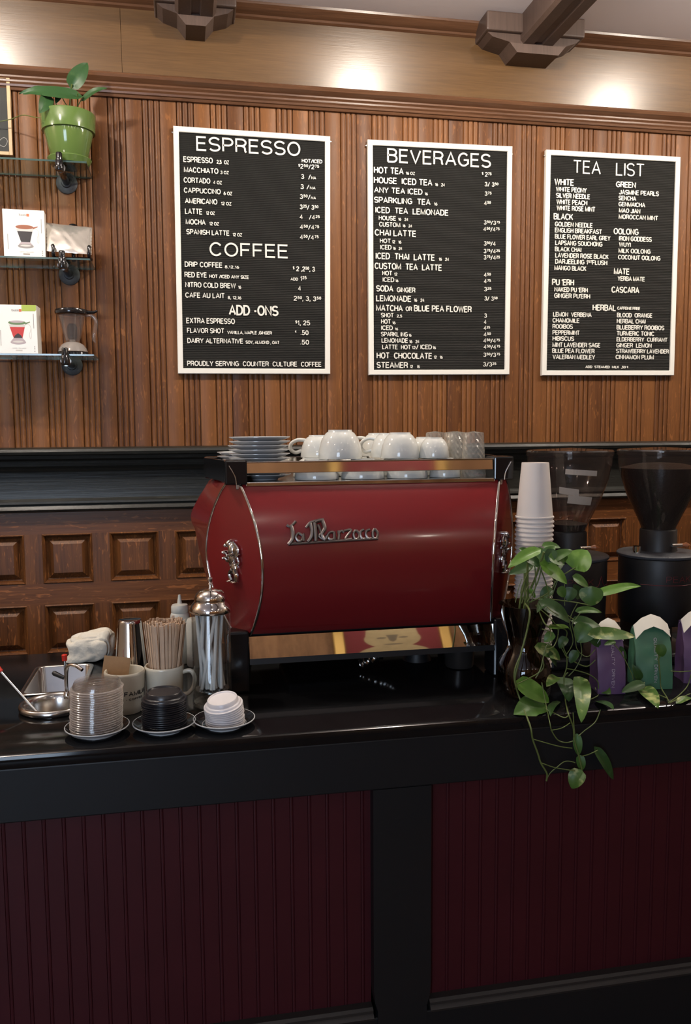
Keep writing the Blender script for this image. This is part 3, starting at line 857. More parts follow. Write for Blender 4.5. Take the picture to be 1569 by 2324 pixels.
VINE_STEMS = [
    (0.0026, [(0.7723, 1.8, 1.144), (0.7592, 1.742, 1.137), (0.7534, 1.742, 1.0956), (0.7389, 1.742, 1.0399), (0.7256, 1.742, 0.9863), (0.731, 1.742, 0.9646)]),
    (0.0024, [(0.7397, 1.742, 1.041), (0.7256, 1.742, 1.0068), (0.726, 1.742, 0.9763), (0.74, 1.742, 0.9329), (0.7335, 1.672, 0.8991), (0.7399, 1.672, 0.8688), (0.7523, 1.672, 0.8356), (0.7599, 1.672, 0.813), (0.7746, 1.672, 0.7873), (0.7738, 1.672, 0.77)]),
    (0.0016, [(0.731, 1.742, 0.9731), (0.7394, 1.742, 0.9754), (0.7904, 1.742, 1.0004), (0.7924, 1.742, 1.0285)]),
    (0.0014, [(0.7399, 1.672, 0.8688), (0.7999, 1.672, 0.8478), (0.8338, 1.672, 0.8404)]),
    (0.0014, [(0.7599, 1.672, 0.813), (0.796, 1.672, 0.7983), (0.8422, 1.672, 0.7873)]),
    (0.0013, [(0.7738, 1.672, 0.77), (0.7818, 1.672, 0.7867), (0.8008, 1.672, 0.8013), (0.8151, 1.672, 0.8106), (0.8295, 1.672, 0.8105), (0.8418, 1.672, 0.806)]),
    (0.0015, [(0.7909, 1.742, 0.972), (0.7914, 1.7141, 0.9196), (0.7797, 1.672, 0.9024), (0.7848, 1.672, 0.8837), (0.7996, 1.672, 0.8617), (0.819, 1.672, 0.8544), (0.8358, 1.672, 0.8565)]),
    (0.0013, [(0.7824, 1.672, 0.885), (0.8087, 1.672, 0.8887), (0.8277, 1.672, 0.8988)]),
    (0.0019, [(0.8833, 1.8, 0.973), (0.8733, 1.8, 0.9589), (0.8666, 1.7789, 0.9194), (0.8224, 1.672, 0.9223), (0.8351, 1.672, 0.889), (0.8395, 1.672, 0.8562), (0.8512, 1.672, 0.818), (0.8592, 1.672, 0.7846)]),
    (0.0014, [(0.8344, 1.672, 0.9214), (0.8375, 1.672, 0.8888), (0.8404, 1.672, 0.8678)]),
    (0.0014, [(0.8998, 1.672, 0.9236), (0.8883, 1.672, 0.8966), (0.862, 1.672, 0.8777), (0.8489, 1.672, 0.8671)]),
    (0.0014, [(0.8572, 1.672, 0.8199), (0.8754, 1.672, 0.823), (0.896, 1.672, 0.8307)]),
    (0.0014, [(0.7892, 1.7146, 0.9196), (0.8106, 1.672, 0.9128), (0.8225, 1.672, 0.9154)]),
    (0.0014, [(0.9079, 1.7471, 0.9195), (0.9416, 1.7702, 0.9194), (0.9535, 1.7832, 0.9194)]),
    (0.0017, [(0.8761, 1.8, 1.0136), (0.9008, 1.8, 0.9966), (0.9311, 1.8, 0.9844), (0.9527, 1.8, 0.9987)]),
    (0.0015, [(0.8794, 1.8, 0.9824), (0.9067, 1.8, 0.9756), (0.9399, 1.8, 0.963), (0.9595, 1.8, 0.9461), (0.9627, 1.8, 0.9276)]),
    (0.0017, [(0.8091, 1.8, 1.1574), (0.8198, 1.8, 1.1544), (0.8572, 1.8, 1.1476), (0.8977, 1.8, 1.1407), (0.9386, 1.8, 1.1311)]),
    (0.0014, [(0.8699, 1.8, 1.1851), (0.8715, 1.8, 1.1343)]),
    (0.0014, [(0.8536, 1.8, 1.1984), (0.8408, 1.8, 1.1661), (0.82, 1.8, 1.1418)]),
    (0.0018, [(0.7775, 1.8, 1.1463), (0.8032, 1.8, 1.193), (0.813, 1.8, 1.2352)]),
    (0.0018, [(0.7881, 1.8, 1.1458), (0.798, 1.8, 1.1882), (0.7946, 1.8, 1.2359)]),
    (0.0018, [(0.8106, 1.8, 1.2228), (0.8302, 1.8, 1.1666), (0.82, 1.8, 1.1418), (0.7988, 1.8, 1.1377)]),
    (0.0018, [(0.7828, 1.8, 1.146), (0.8302, 1.8, 1.1666), (0.8536, 1.8, 1.1984), (0.8959, 1.8, 1.2233)]),
    (0.0018, [(0.8015, 1.8, 1.1376), (0.7943, 1.742, 1.1107), (0.8102, 1.742, 1.0926), (0.8081, 1.742, 1.0655), (0.798, 1.742, 1.0512), (0.7884, 1.742, 1.0071), (0.7758, 1.742, 0.9831)]),
    (0.0017, [(0.8099, 1.742, 1.105), (0.8776, 1.8, 1.0727), (0.8702, 1.8, 1.0371), (0.8788, 1.8, 1.0135), (0.8794, 1.8, 0.985), (0.8717, 1.8, 0.9622)]),
    (0.0014, [(0.9386, 1.8, 1.1311), (0.9224, 1.8, 1.1267), (0.896, 1.8, 1.0947), (0.8908, 1.8, 1.0873)]),
    (0.0014, [(0.954, 1.8, 1.0608), (0.9298, 1.8, 1.0441), (0.9107, 1.8, 1.0451)]),
    (0.0014, [(0.8987, 1.8, 1.0972), (0.8577, 1.8, 1.1247), (0.8199, 1.8, 1.1443)]),
    (0.0014, [(0.7775, 1.8, 1.1463), (0.7614, 1.8, 1.1697), (0.7765, 1.8, 1.2116), (0.7946, 1.8, 1.2359)]),
    (0.0013, [(0.9134, 1.8, 1.045), (0.9168, 1.8, 1.0138), (0.9038, 1.8, 0.9835), (0.8852, 1.8, 0.964)]),
    (0.0013, [(0.9032, 1.8, 1.1379), (0.8851, 1.8, 1.0979), (0.8943, 1.8, 1.0461), (0.8761, 1.8, 1.0136)]),
    (0.0017, [(1.1194, 1.8, 1.023), (1.1183, 1.8, 0.9932), (1.1237, 1.8, 0.9517), (1.1267, 1.8, 0.9214), (1.0989, 1.7293, 0.9196), (1.0868, 1.7037, 0.9197)]),
    (0.0016, [(1.0667, 1.672, 0.9279), (1.1311, 1.7338, 0.9195), (1.1964, 1.7977, 0.9193), (1.2069, 1.8, 0.9464)]),
    (0.0016, [(1.0844, 1.8, 0.9261), (1.0903, 1.7662, 0.9194), (1.0958, 1.7243, 0.9196)]),
    (0.0016, [(1.0705, 1.672, 0.9276), (1.1182, 1.7137, 0.9196), (1.1687, 1.7431, 0.9195)]),
    (0.0015, [(1.0217, 1.7872, 0.9194), (1.0566, 1.8, 0.9205), (1.0841, 1.8, 0.9355)]),
    (0.0013, [(0.9941, 1.8, 1.0412), (1.0204, 1.8, 1.0102), (1.0475, 1.8, 0.9603), (1.0519, 1.8, 0.9451)]),
    (0.0014, [(1.1517, 1.8, 0.9593), (1.1782, 1.8, 0.9557), (1.2065, 1.8, 0.9558)]),
    (0.0014, [(0.7988, 1.8, 1.1377), (0.8097, 1.742, 1.1198), (0.856, 1.8, 1.0738), (0.8187, 1.742, 1.055), (0.7954, 1.742, 1.0489)]),
    (0.0014, [(0.7894, 1.742, 1.0962), (0.805, 1.742, 1.0904), (0.8157, 1.742, 1.075), (0.8082, 1.742, 1.0581), (0.7876, 1.742, 1.0543)]),
    (0.0013, [(0.8585, 1.8, 1.0813), (0.8564, 1.8, 1.0507), (0.8704, 1.8, 1.0243), (0.8761, 1.8, 1.0136)]),
    (0.0013, [(0.82, 1.8, 1.1418), (0.8146, 1.742, 1.1343), (0.8742, 1.8, 1.1035), (0.896, 1.8, 1.0947)]),
    (0.0013, [(0.8908, 1.8, 1.0873), (0.8995, 1.8, 1.0586), (0.9056, 1.8, 1.0274), (0.9306, 1.8, 1.0078), (0.9521, 1.8, 1.0247)]),
    (0.0012, [(0.8293, 1.8, 1.217), (0.8458, 1.8, 1.1861), (0.8358, 1.8, 1.1512), (0.8199, 1.8, 1.1443)]),
    (0.0012, [(0.7635, 1.8, 1.2021), (0.756, 1.8, 1.1799), (0.7486, 1.8, 1.1476)]),
    (0.0012, [(0.7847, 1.8, 1.1937), (0.7719, 1.8, 1.1692), (0.7644, 1.8, 1.1444)]),
]
POT_LEAVES = [(-0.347, 3.18, 2.7512, -0.2912, 3.18, 2.8339, 0.0588, 'm'), (-0.326, 3.15, 2.715, -0.5148, 3.12, 2.7022, 0.0506, 'm'), (-0.4181, 3.14, 2.6978, -0.4473, 3.11, 2.6297, 0.0463, 'd'), (-0.3136, 3.17, 2.7084, -0.2291, 3.15, 2.7458, 0.0275, 'm'), (-0.3864, 3.19, 2.7374, -0.3993, 3.16, 2.6841, 0.0275, 'd'), (-0.4328, 3.2, 2.7381, -0.5121, 3.18, 2.7178, 0.0393, 'd')]
POT_STEMS = [(0.003, [(-0.3596, 3.2, 2.6824), (-0.355, 3.2, 2.7244), (-0.3469, 3.18, 2.755)]), (0.0018, [(-0.4076, 3.19, 2.6758), (-0.4202, 3.18, 2.6976), (-0.4293, 3.14, 2.6934)]), (0.0018, [(-0.3634, 3.2, 2.6822), (-0.3777, 3.2, 2.704), (-0.3868, 3.19, 2.7261)]), (0.0018, [(-0.3359, 3.19, 2.6784), (-0.3267, 3.18, 2.6886), (-0.3096, 3.17, 2.7124)]), (0.0018, [(-0.4013, 3.2, 2.6798), (-0.4042, 3.2, 2.7023), (-0.3864, 3.19, 2.7374)]), (0.0018, [(-0.333, 3.2, 2.6841), (-0.3301, 3.18, 2.6997), (-0.326, 3.15, 2.715)]), (0.0016, [(-0.4491, 3.13, 2.6183), (-0.4792, 3.16, 2.6307), (-0.5186, 3.2, 2.648), (-0.5651, 3.25, 2.6494), (-0.6067, 3.27, 2.6462), (-0.6367, 3.27, 2.6463)])]


# =================================================================== THE ROOM
WX0, WX1, WY0, WY1, CZ = -2.7, 4.3, -3.2, 3.324, 3.12

bm = NB(); box(bm, WX0 - .1, WX1 + .1, WY0 - .1, WY1 + .15, -.06, 0)
struct(obj('floor', bm, M['floor'], smooth=False))
bm = NB(); box(bm, WX0 - .1, WX1 + .1, WY0 - .1, WY1 + .15, CZ, CZ + .06)
struct(obj('ceiling', bm, M['ceiling'], smooth=False))
bm = NB(); box(bm, WX0 - .1, WX0, WY0, WY1 + .1, 0, CZ)
struct(obj('wall_left', bm, M['plaster'], smooth=False))
bm = NB(); box(bm, WX1, WX1 + .1, WY0, WY1 + .1, 0, CZ)
struct(obj('wall_right', bm, M['plaster'], smooth=False))
bm = NB(); box(bm, WX0, WX1, WY0 - .1, WY0, 0, CZ)
struct(obj('wall_front', bm, wood('front_wall_oak', (.17, .078, .034), (.44, .24, .115), 'z', .45, .11, 0, .2, spec=.3, boardvar=.6), smooth=False))

# back wall: reeded and flat oak boards from the chair rail to the picture moulding
bm = NB()
pr = [(-.0010, .007), (.0010, .007), (.0022, .0005), (.0032, 0), (.0593, 0), (.0603, .0005), (.0615, .007)]
for b0 in range(3):
    a = .0625 + b0 * .0208
    pr += [(a + .0010, .006), (a + .0020, .0012), (a + .0040, -.0004), (a + .0104, -.0016), (a + .0168, -.0004), (a + .0188, .0012), (a + .0198, .006)]
xs = []
k = int((WX0 + .0527) / .125) - 1
while -.0527 + k * .125 < WX1:
    for dx, dy in pr:
        x = -.0527 + k * .125 + dx
        if WX0 <= x <= WX1:
            xs.append((x, WY1 + dy))
    k += 1
lo = [bm.verts.new((x, y, 1.45)) for x, y in xs]
hi = [bm.verts.new((x, y, 2.80)) for x, y in xs]
for i in range(len(xs) - 1):
    bm.faces.new((lo[i], lo[i + 1], hi[i + 1], hi[i]))
wall = struct(obj('wall_back', bm, M['bead'], smooth=True, angle=60))
bm = NB(); box(bm, WX0, WX1, WY1 + .012, WY1 + .1, 0, CZ)
obj('backing', bm, M['oakv'], wall, smooth=False)

# frieze: veneer panels leaning out a little towards the ceiling
FZ = ((3.318, 2.845), (3.288, 3.085))
seams = [WX0, -1.62, -.182, 1.30 + .9, 3.6, WX1]
for a, b in zip(seams, seams[1:]):
    bm = NB()
    profile_x(bm, [(FZ[0][0], FZ[0][1]), (FZ[1][0], FZ[1][1]), (FZ[1][0] + .03, FZ[1][1]), (FZ[0][0] + .01, FZ[0][1])], a + .0007, b - .0007)
    obj('frieze_panel', bm, M['frieze'], wall, smooth=False)

# wainscot below the chair rail: rails, stiles and raised panels
OX, OP, OW = -.532, .2475, .184
rows_z = [(.972, 1.162), (.70, .890), (.43, .62)]
bm = NB()
cols = []
k = int((WX0 - OX) / OP) - 1
while OX + k * OP < WX1:
    if OX + k * OP > WX0 and OX + k * OP + OW < WX1:
        cols.append((OX + k * OP, OX + k * OP + OW))
    k += 1
YF = 3.304
def quad(b, pts):
    b.faces.new([b.verts.new(p) for p in pts])
for z0, z1 in ((.0, .43), (.62, .70), (.890, .972), (1.162, 1.30)):
    quad(bm, [(WX0, YF, z0), (WX1, YF, z0), (WX1, YF, z1), (WX0, YF, z1)])
obj('wainscot_rail', bm, M['oakh'], wall, smooth=False)
bm = NB()
edges = [WX0] + [e for c in cols for e in c] + [WX1]
for z0, z1 in rows_z:
    for a, b in zip(edges[::2], edges[1::2]):
        quad(bm, [(a, YF, z0), (b, YF, z0), (b, YF, z1), (a, YF, z1)])
obj('wainscot_stile', bm, M['oakv'], wall, smooth=False)
def nest(b, x0, x1, z0, z1, steps):
    prev = None
    for ins, y in steps:
        r = [b.verts.new(p) for p in ((x0 + ins, y, z0 + ins), (x1 - ins, y, z0 + ins), (x1 - ins, y, z1 - ins), (x0 + ins, y, z1 - ins))]
        if prev:
            for i in range(4):
                b.faces.new((prev[i], prev[(i + 1) % 4], r[(i + 1) % 4], r[i]))
        prev = r
    b.faces.new(prev)
for z0, z1 in rows_z[:2]:
    for x0, x1 in cols:
        if not (-1.1 < x0 < 2.6):
            continue
        bm = NB()
        nest(bm, x0, x1, z0, z1, [(0, YF), (.004, YF - .004), (.010, YF + .004), (.014, YF + .016), (.018, YF + .018), (.040, YF + .002)])
        obj('wainscot_panel', bm, M['oakv'], wall, smooth=False)

# picture moulding, chair rail, crown
bm = NB()
profile_x(bm, [(3.33, 2.772), (3.312, 2.772), (3.308, 2.780), (3.302, 2.782), (3.300, 2.789), (3.306, 2.791), (3.300, 2.797), (3.299, 2.803),
               (3.305, 2.805), (3.298, 2.812), (3.298, 2.818), (3.304, 2.820), (3.294, 2.826), (3.284, 2.832), (3.280, 2.840), (3.284, 2.847),
               (3.292, 2.851), (3.30, 2.853), (3.33, 2.853)], WX0, WX1)
struct(obj('trim_1', bm, M['mould'], angle=25))
bm = NB()
profile_x(bm, [(3.35, 1.490), (3.235, 1.488), (3.226, 1.484), (3.222, 1.474), (3.226, 1.464), (3.236, 1.460), (3.240, 1.448), (3.258, 1.440), (3.264, 1.420),
               (3.276, 1.412), (3.284, 1.404), (3.288, 1.395), (3.288, 1.298), (3.280, 1.292), (3.270, 1.288), (3.268, 1.280), (3.276, 1.274), (3.270, 1.266),
               (3.266, 1.258), (3.272, 1.250), (3.290, 1.246), (3.35, 1.246)], WX0, WX1)
struct(obj('trim_2', bm, M['black_wood'], angle=25))
bm = NB()
profile_x(bm, [(3.33, 3.070), (3.290, 3.072), (3.280, 3.078), (3.280, 3.086), (3.288, 3.088), (3.276, 3.094), (3.262, 3.102), (3.252, 3.112), (3.250, 3.1205), (3.33, 3.1205)], WX0, WX1)
struct(obj('trim_3', bm, M['mould'], angle=25))

# ceiling beams with stepped brackets at the wall
def beam(n, xc, xa0, xa1, xb0, xb1):
    b = NB()
    hw = .072
    prof = [(-hw, CZ + .001), (-hw, 3.03), (-hw + .012, 3.018), (-.018, 3.018), (-.012, 3.024), (.012, 3.024), (.018, 3.018), (hw - .012, 3.018), (hw, 3.03), (hw, CZ + .001)]
    a = [b.verts.new((xc + x, WY0, z)) for x, z in prof]
    c = [b.verts.new((xc + x, 3.30, z)) for x, z in prof]
    for i in range(len(prof) - 1):
        b.faces.new((a[i], a[i + 1], c[i + 1], c[i]))
    o = struct(obj(n, b, M['beam'], smooth=False))
    b = NB()
    box(b, xa0, xa1, 3.16, 3.31, 3.05, CZ, .006)
    poly = [(xa0 + .01, 3.05), (xa1 - .01, 3.05), (xa1 - .03, 3.035), (xb1, 3.02), (xb1 - .03, 2.985), (xb0 + .03, 2.985), (xb0, 3.02), (xa0 + .03, 3.035)]
    poly_prism(b, poly, 3.18, 3.31)
    obj('bracket', b, M['beam'], o, smooth=False)
beam('trim_4', 1.385, 1.17, 1.57, 1.27, 1.50)
beam('trim_5', .085, -.06, .23, .02, .15)

# street window behind the camera
bm = NB()
for x0, x1, z0, z1 in ((-2.48, -2.40, .9, 2.6), (-.90, -.82, .9, 2.6), (-2.48, -.82, .86, .94), (-2.48, -.82, 2.56, 2.64), (-1.68, -1.62, .94, 2.56)):
    box(bm, x0, x1, -3.21, -3.12, z0, z1, .004)
win = struct(obj('window_1', bm, M['black_gloss'], smooth=False))
bm = NB(); box(bm, -2.42, -.88, -3.205, -3.195, .92, 2.58)
obj('pane', bm, M['pane'], win, smooth=False)

# =================================================================== THE BAR COUNTER
CT = .913
bm = NB()
profile_x(bm, [(1.712, CT - .034), (1.703, CT - .031), (1.699, CT - .024), (1.698, CT - .012), (1.701, CT - .004), (1.708, CT), (2.48, CT), (2.48, CT - .034)], -2.2, 3.4)
top = obj('countertop', bm, M['counter'], angle=30)
tag(top, 'glossy black bar countertop carrying the red espresso machine', 'countertop')
def cutter(fn):
    b = NB(); fn(b)
    return obj('cut', b, None, smooth=False)
def tray_hole(b):
    box(b, -.393, -.262, 2.085, 2.318, CT - .2, CT + .1)
def well_hole(b):
    lathe(b, [(0, CT - .2), (.060, CT - .2), (.060, CT + .1), (0, CT + .1)], 48, (-.306, 1.975, 0))
for fn in (tray_hole, well_hole):
    c = cutter(fn)
    md = top.modifiers.new('cut', 'BOOLEAN')
    md.object = c
    md.solver = 'EXACT'
    dg = bpy.context.evaluated_depsgraph_get()
    me = bpy.data.meshes.new_from_object(top.evaluated_get(dg))
    top.modifiers.clear()
    top.data = me
    bpy.data.objects.remove(c)
top.data.materials.clear()
top.data.materials.append(M['counter'])

bar = thing('bar_front', 'black bar front with two burgundy beadboard panels and a black pilaster', 'bar front', (0, 1.712, 0))
def bb(name, m, *a, bev=.003):
    b = NB(); box(b, *a, bev)
    return obj(name, b, m, bar, smooth=False)
bb('fascia_board', M['fascia'], -2.2, 3.4, 0, .05, .766, CT - .034)
bb('base_board', M['fascia'], -2.2, 3.4, .004, .06, 0, .232)
b = NB()
for x0, x1 in ((-2.2, .389), (.521, 3.4)):
    profile_x(b, [(.05, .230), (.000, .230), (-.002, .236), (.002, .241), (.006, .243), (.006, .249), (.012, .254), (.05, .256)], x0, x1)
obj('base_moulding', b, mat('worn_black_paint', (.020, .018, .017), .35, bump=.1), bar, angle=25)
b = NB()
sh = [(.389, .766), (.389, .30), (.392, .27), (.398, .25), (.398, .0), (.512, .0), (.512, .25), (.518, .27), (.521, .30), (.521, .766)]
poly_prism(b, sh, 0, .05)
obj('pilaster', b, M['fascia'], bar, smooth=False)
for x0, x1 in ((-2.2, .389), (.521, 3.4)):
    b = NB()
    pts = []
    k = int((x0 + .3444) / .0395) - 1
    while -.3444 + k * .0395 < x1:
        for dx, dy in ((0, .0), (.0008, .0016), (.0016, 0), (.0044, -.0005), (.0068, 0), (.0076, .0016), (.0084, 0)):
            x = -.3444 + k * .0395 + dx
            if x0 < x < x1:
                pts.append((x, .030 + dy))
        k += 1
    pts = [(x0, .03)] + pts + [(x1, .03)]
    A = [b.verts.new((x, y, .2)) for x, y in pts]
    B = [b.verts.new((x, y, .80)) for x, y in pts]
    for i in range(len(pts) - 1):
        b.faces.new((A[i], A[i + 1], B[i + 1], B[i]))
    obj('beadboard_panel', b, M['burgundy'], bar, smooth=False)
b = NB(); box(b, -2.2, 3.4, .74, .76, 0, CT - .034)
obj('back_panel', b, M['fascia'], bar, smooth=False)

# =================================================================== MENU BOARDS
BL = [('white-framed letter menu board headed ESPRESSO, with coffee and add-on prices', 'ESPRESSO'),
      ('white-framed letter menu board headed BEVERAGES with prices down one side', 'BEVERAGES'),
      ('white-framed letter menu board headed TEA LIST in two columns', 'TEA LIST')]
for i, q in enumerate(BOARDS):
    cx = sum(p[0] for p in q) / 4
    zb = (q[2][1] + q[3][1]) / 2
    bd = thing('menu_board', BL[i][0], 'menu board', (cx, 3.321, zb), 0, 'letter menu boards on the oak wall')
    Q = [(p[0] - cx, p[1] - zb) for p in q]
    def inset(d):
        s = [(1, -1), (-1, -1), (-1, 1), (1, 1)]
        return [(p[0] + d * a, p[1] + d * b2) for p, (a, b2) in zip(Q, s)]
    fw = .0205
    b = NB()
    rings = []
    for ins, y in ((0, 0), (0, -.017), (.002, -.019), (fw - .002, -.019), (fw, -.017), (fw, 0)):
        rings.append([b.verts.new((x, y, z)) for x, z in inset(ins)])
    for A, B in zip(rings, rings[1:]):
        for k in range(4):
            b.faces.new((A[k], A[(k + 1) % 4], B[(k + 1) % 4], B[k]))
    obj('frame', b, M['white_frame'], bd, smooth=False)
    # grooved felt: fine level ridges
    I = inset(fw - .001)
    b = NB()
    n = 130
    prev = None
    for k in range(n * 2 + 1):
        t = k / (2 * n)
        l = (I[0][0] + (I[3][0] - I[0][0]) * t, I[0][1] + (I[3][1] - I[0][1]) * t)
        r = (I[1][0] + (I[2][0] - I[1][0]) * t, I[1][1] + (I[2][1] - I[1][1]) * t)
        y = -.0105 if k % 2 else -.0118
        row = [b.verts.new((l[0], y, l[1])), b.verts.new((r[0], y, r[1]))]
        if prev:
            b.faces.new((prev[0], prev[1], row[1], row[0]))
        prev = row
    obj('felt_panel', b, M['felt'], bd, smooth=False)
    for bi, st, txt, x0, z0, wd, cap in ROWS:
        if bi == i + 1:
            wt = {'H': .125, 'B': .165, 'S': .19}[st]
            if txt == 'TEA   LIST':
                wt = .095
            text_obj('lettering', txt, x0 - cx, z0 - zb, wd, cap, M['letter'], bd, y=-.0118, t=wt, depth=.003)
    for sx in (-1, 1):
        b = NB()
        lathe(b, [(0, .004), (.003, .0035), (.004, 0)], 12, (0, 0, 0), Matrix.Translation((Q[0][0] - .003 if sx < 0 else Q[1][0] + .003, -.004, Q[0][1] - .02)) @ Matrix.Rotation(pi / 2, 4, 'X'))
        obj('clip', b, M['steel'], bd)

# =================================================================== WALL SHELVES
SHZ = (2.479, 2.150, 1.818)
SXE = (-.303, -.303, -.301)
wl = ('uppermost', 'middle', 'lowest')
on = ('carrying the potted plant', 'carrying the brown-lidded carton and pouch', 'carrying the green-lidded carton and tea maker')
for i, z in enumerate(SHZ):
    s = thing('glass_shelf', '%s glass wall shelf, %s' % (wl[i], on[i]), 'shelf', (0, 0, z), 0, 'glass shelves on pipe brackets')
    b = NB(); box(b, -1.35, SXE[i] - .001, 3.131, 3.315, -.003, .003)
    obj('glass_sheet', b, M['shelf_glass'], s, smooth=False)
    b = NB(); box(b, -1.35, SXE[i], 3.1295, 3.131, -.003, .003)
    box(b, -1.35, SXE[i], 3.315, 3.3165, -.003, .003)
    box(b, SXE[i] - .001, SXE[i] + .0006, 3.131, 3.315, -.003, .003)
    obj('polished_edge', b, M['shelf_edge'], s, smooth=False)
    for bx in (-.393,):
        t = thing('pipe_bracket', 'black iron pipe bracket under the %s glass shelf' % wl[i], 'bracket', (bx - .003 * i, 3.322, z - .022), 0, 'pipe shelf brackets')
        b = NB(); lathe(b, [(0, 0), (.038, 0), (.038, .006), (.034, .009), (.019, .011), (.017, .020), (0, .020)], 40, (0, 0, 0), Matrix.Rotation(pi / 2, 4, 'X'))
        fl = obj('flange', b, M['cast_iron'], t)
        b = NB()
        for a in (45, 135, 225, 315):
            lathe(b, [(.0045, .0088), (.0045, .0098), (0, .0098)], 12, (0, 0, 0), Matrix.Rotation(pi / 2, 4, 'X') @ Matrix.Translation((.027 * cos(radians(a)), .027 * sin(radians(a)), 0)))
        obj('screw_hole', b, M['ink_black'], fl)
        b = NB(); tube(b, [(0, -.012, 0), (.002, -.20, 0)], .0128, 20)
        obj('arm', b, M['black_gloss'], t)
        b = NB()
        lathe(b, [(0, -.016), (.0125, -.016), (.0140, -.012), (.0140, .014), (.0125, .016), (.0125, .022), (.0108, .022), (.0108, .042), (.009, .045), (0, .045)], 24, (.002, -.209, 0))
        obj('end_stop', b, M['black_gloss'], t)
        b = NB(); lathe(b, [(.0125, 0), (.0175, 0), (.0175, .006), (.0125, .006)], 24, (0, 0, 0), Matrix.Translation((.002, -.185, 0)) @ Matrix.Rotation(pi / 2, 4, 'X'))
        obj('collar', b, M['steel'], t)

# chalkboard at the very edge
cb = thing('chalkboard', 'small chalkboard in a pale wooden frame behind the potted plant', 'chalkboard', (-.574, 3.322, 2.542))
b = NB()
for x0, x1, z0, z1 in ((-.012, 0, 0, .277), (-.33, -.318, 0, .277), (-.318, -.012, 0, .012), (-.318, -.012, .265, .277)):
    box(b, x0, x1, -.020, 0, z0, z1, .001)
obj('frame', b, M['pine'], cb, smooth=False)
b = NB(); box(b, -.32, -.010, -.012, -.004, .010, .267)
obj('slate', b, M['slate'], cb, smooth=False)
b = NB()
tube(b, smooth_path([(-.05, -.0125, .045), (-.03, -.0125, .062), (-.018, -.0125, .05), (-.03, -.0125, .03), (-.05, -.0125, .04)]), .0007, 6)
obj('chalk_line', b, M['ink_pale'], cb)

# ------------------------------------------------------------------ leaves
def leaf_mesh(base, tip, width, seed, fold=.22, droop=.10, facing=.8):
    base, tip = Vector(base), Vector(tip)
    ax = tip - base
    ln = ax.length
    ax.normalize()
    rr = random.Random(seed)
    tocam = (Vector((0, 0, EYE)) - base).normalized()
    n = tocam * facing + Vector((0, 0, .45)) + Vector((rr.uniform(-.3, .3), rr.uniform(-.15, .15), rr.uniform(-.2, .3)))
    n = n - ax * n.dot(ax)
    n.normalize()
    side = ax.cross(n).normalized()
    b = NB()
    nu, nv = 12, 6
    rows = []
    for i in range(nu + 1):
        s = i / nu
        wv = 1.98 * (s ** .36) * ((1 - s) ** .75) if 0 < s < 1 else 0
        hw = width / 2 * wv
        back = -.10 * ln * (1 - s) ** 3
        row = []
        for j in range(-nv // 2, nv // 2 + 1):
            v = j / (nv / 2)
            p = base + ax * (s * ln + back * abs(v)) + side * (hw * v)
            p -= n * (-abs(v) * hw * fold + droop * ln * (2 * s - 1) ** 2 - .02 * ln * sin(6 * s + seed) * abs(v))
            row.append(b.verts.new(p))
        rows.append(row)
    for A, B in zip(rows, rows[1:]):
        for k in range(nv):
            b.faces.new((A[k], A[k + 1], B[k + 1], B[k]))
    bmesh.ops.remove_doubles(b, verts=b.verts[:], dist=1e-5)
    return b

# green pot with its plant
pot = thing('potted_plant', 'leafy plant in a glossy green pot on the top glass shelf', 'plant', (-.367, 3.205, 2.4835))
PT = pot.location
b = NB()
lathe(b, [(0, .016), (.058, .016), (.061, .020), (.083, .113), (.083, .114), (.0905, .115), (.0945, .172), (.093, .176), (.089, .176), (.087, .160), (0, .160)], 64)
pb = obj('pot', b, M['pot'], pot, angle=35)
b = NB()
lathe(b, [(0, .0), (.060, .0), (.066, .003), (.076, .022), (.075, .025), (.072, .024), (.062, .012), (0, .012)], 64)
obj('drip_saucer', b, M['pot'], pot, angle=35)
b = NB(); lathe(b, [(0, .168), (.05, .166), (.0875, .161)], 32)
obj('soil', b, M['soil'], pot)
for i, L in enumerate(POT_LEAVES):
    a = Vector(L[0:3]) - PT
    t2 = Vector(L[3:6]) - PT
    b = leaf_mesh(Vector(L[0:3]), Vector(L[3:6]), L[6], 20 + i)
    bmesh.ops.translate(b, verts=b.verts[:], vec=-PT)
    obj('leaf', b, LEAF['p'], pot, angle=80)
for r, pts in POT_STEMS:
    b = NB(); tube(b, smooth_path([Vector(p) - PT for p in pts]), r, 8)
    obj('stem', b, M['stem'], pot)

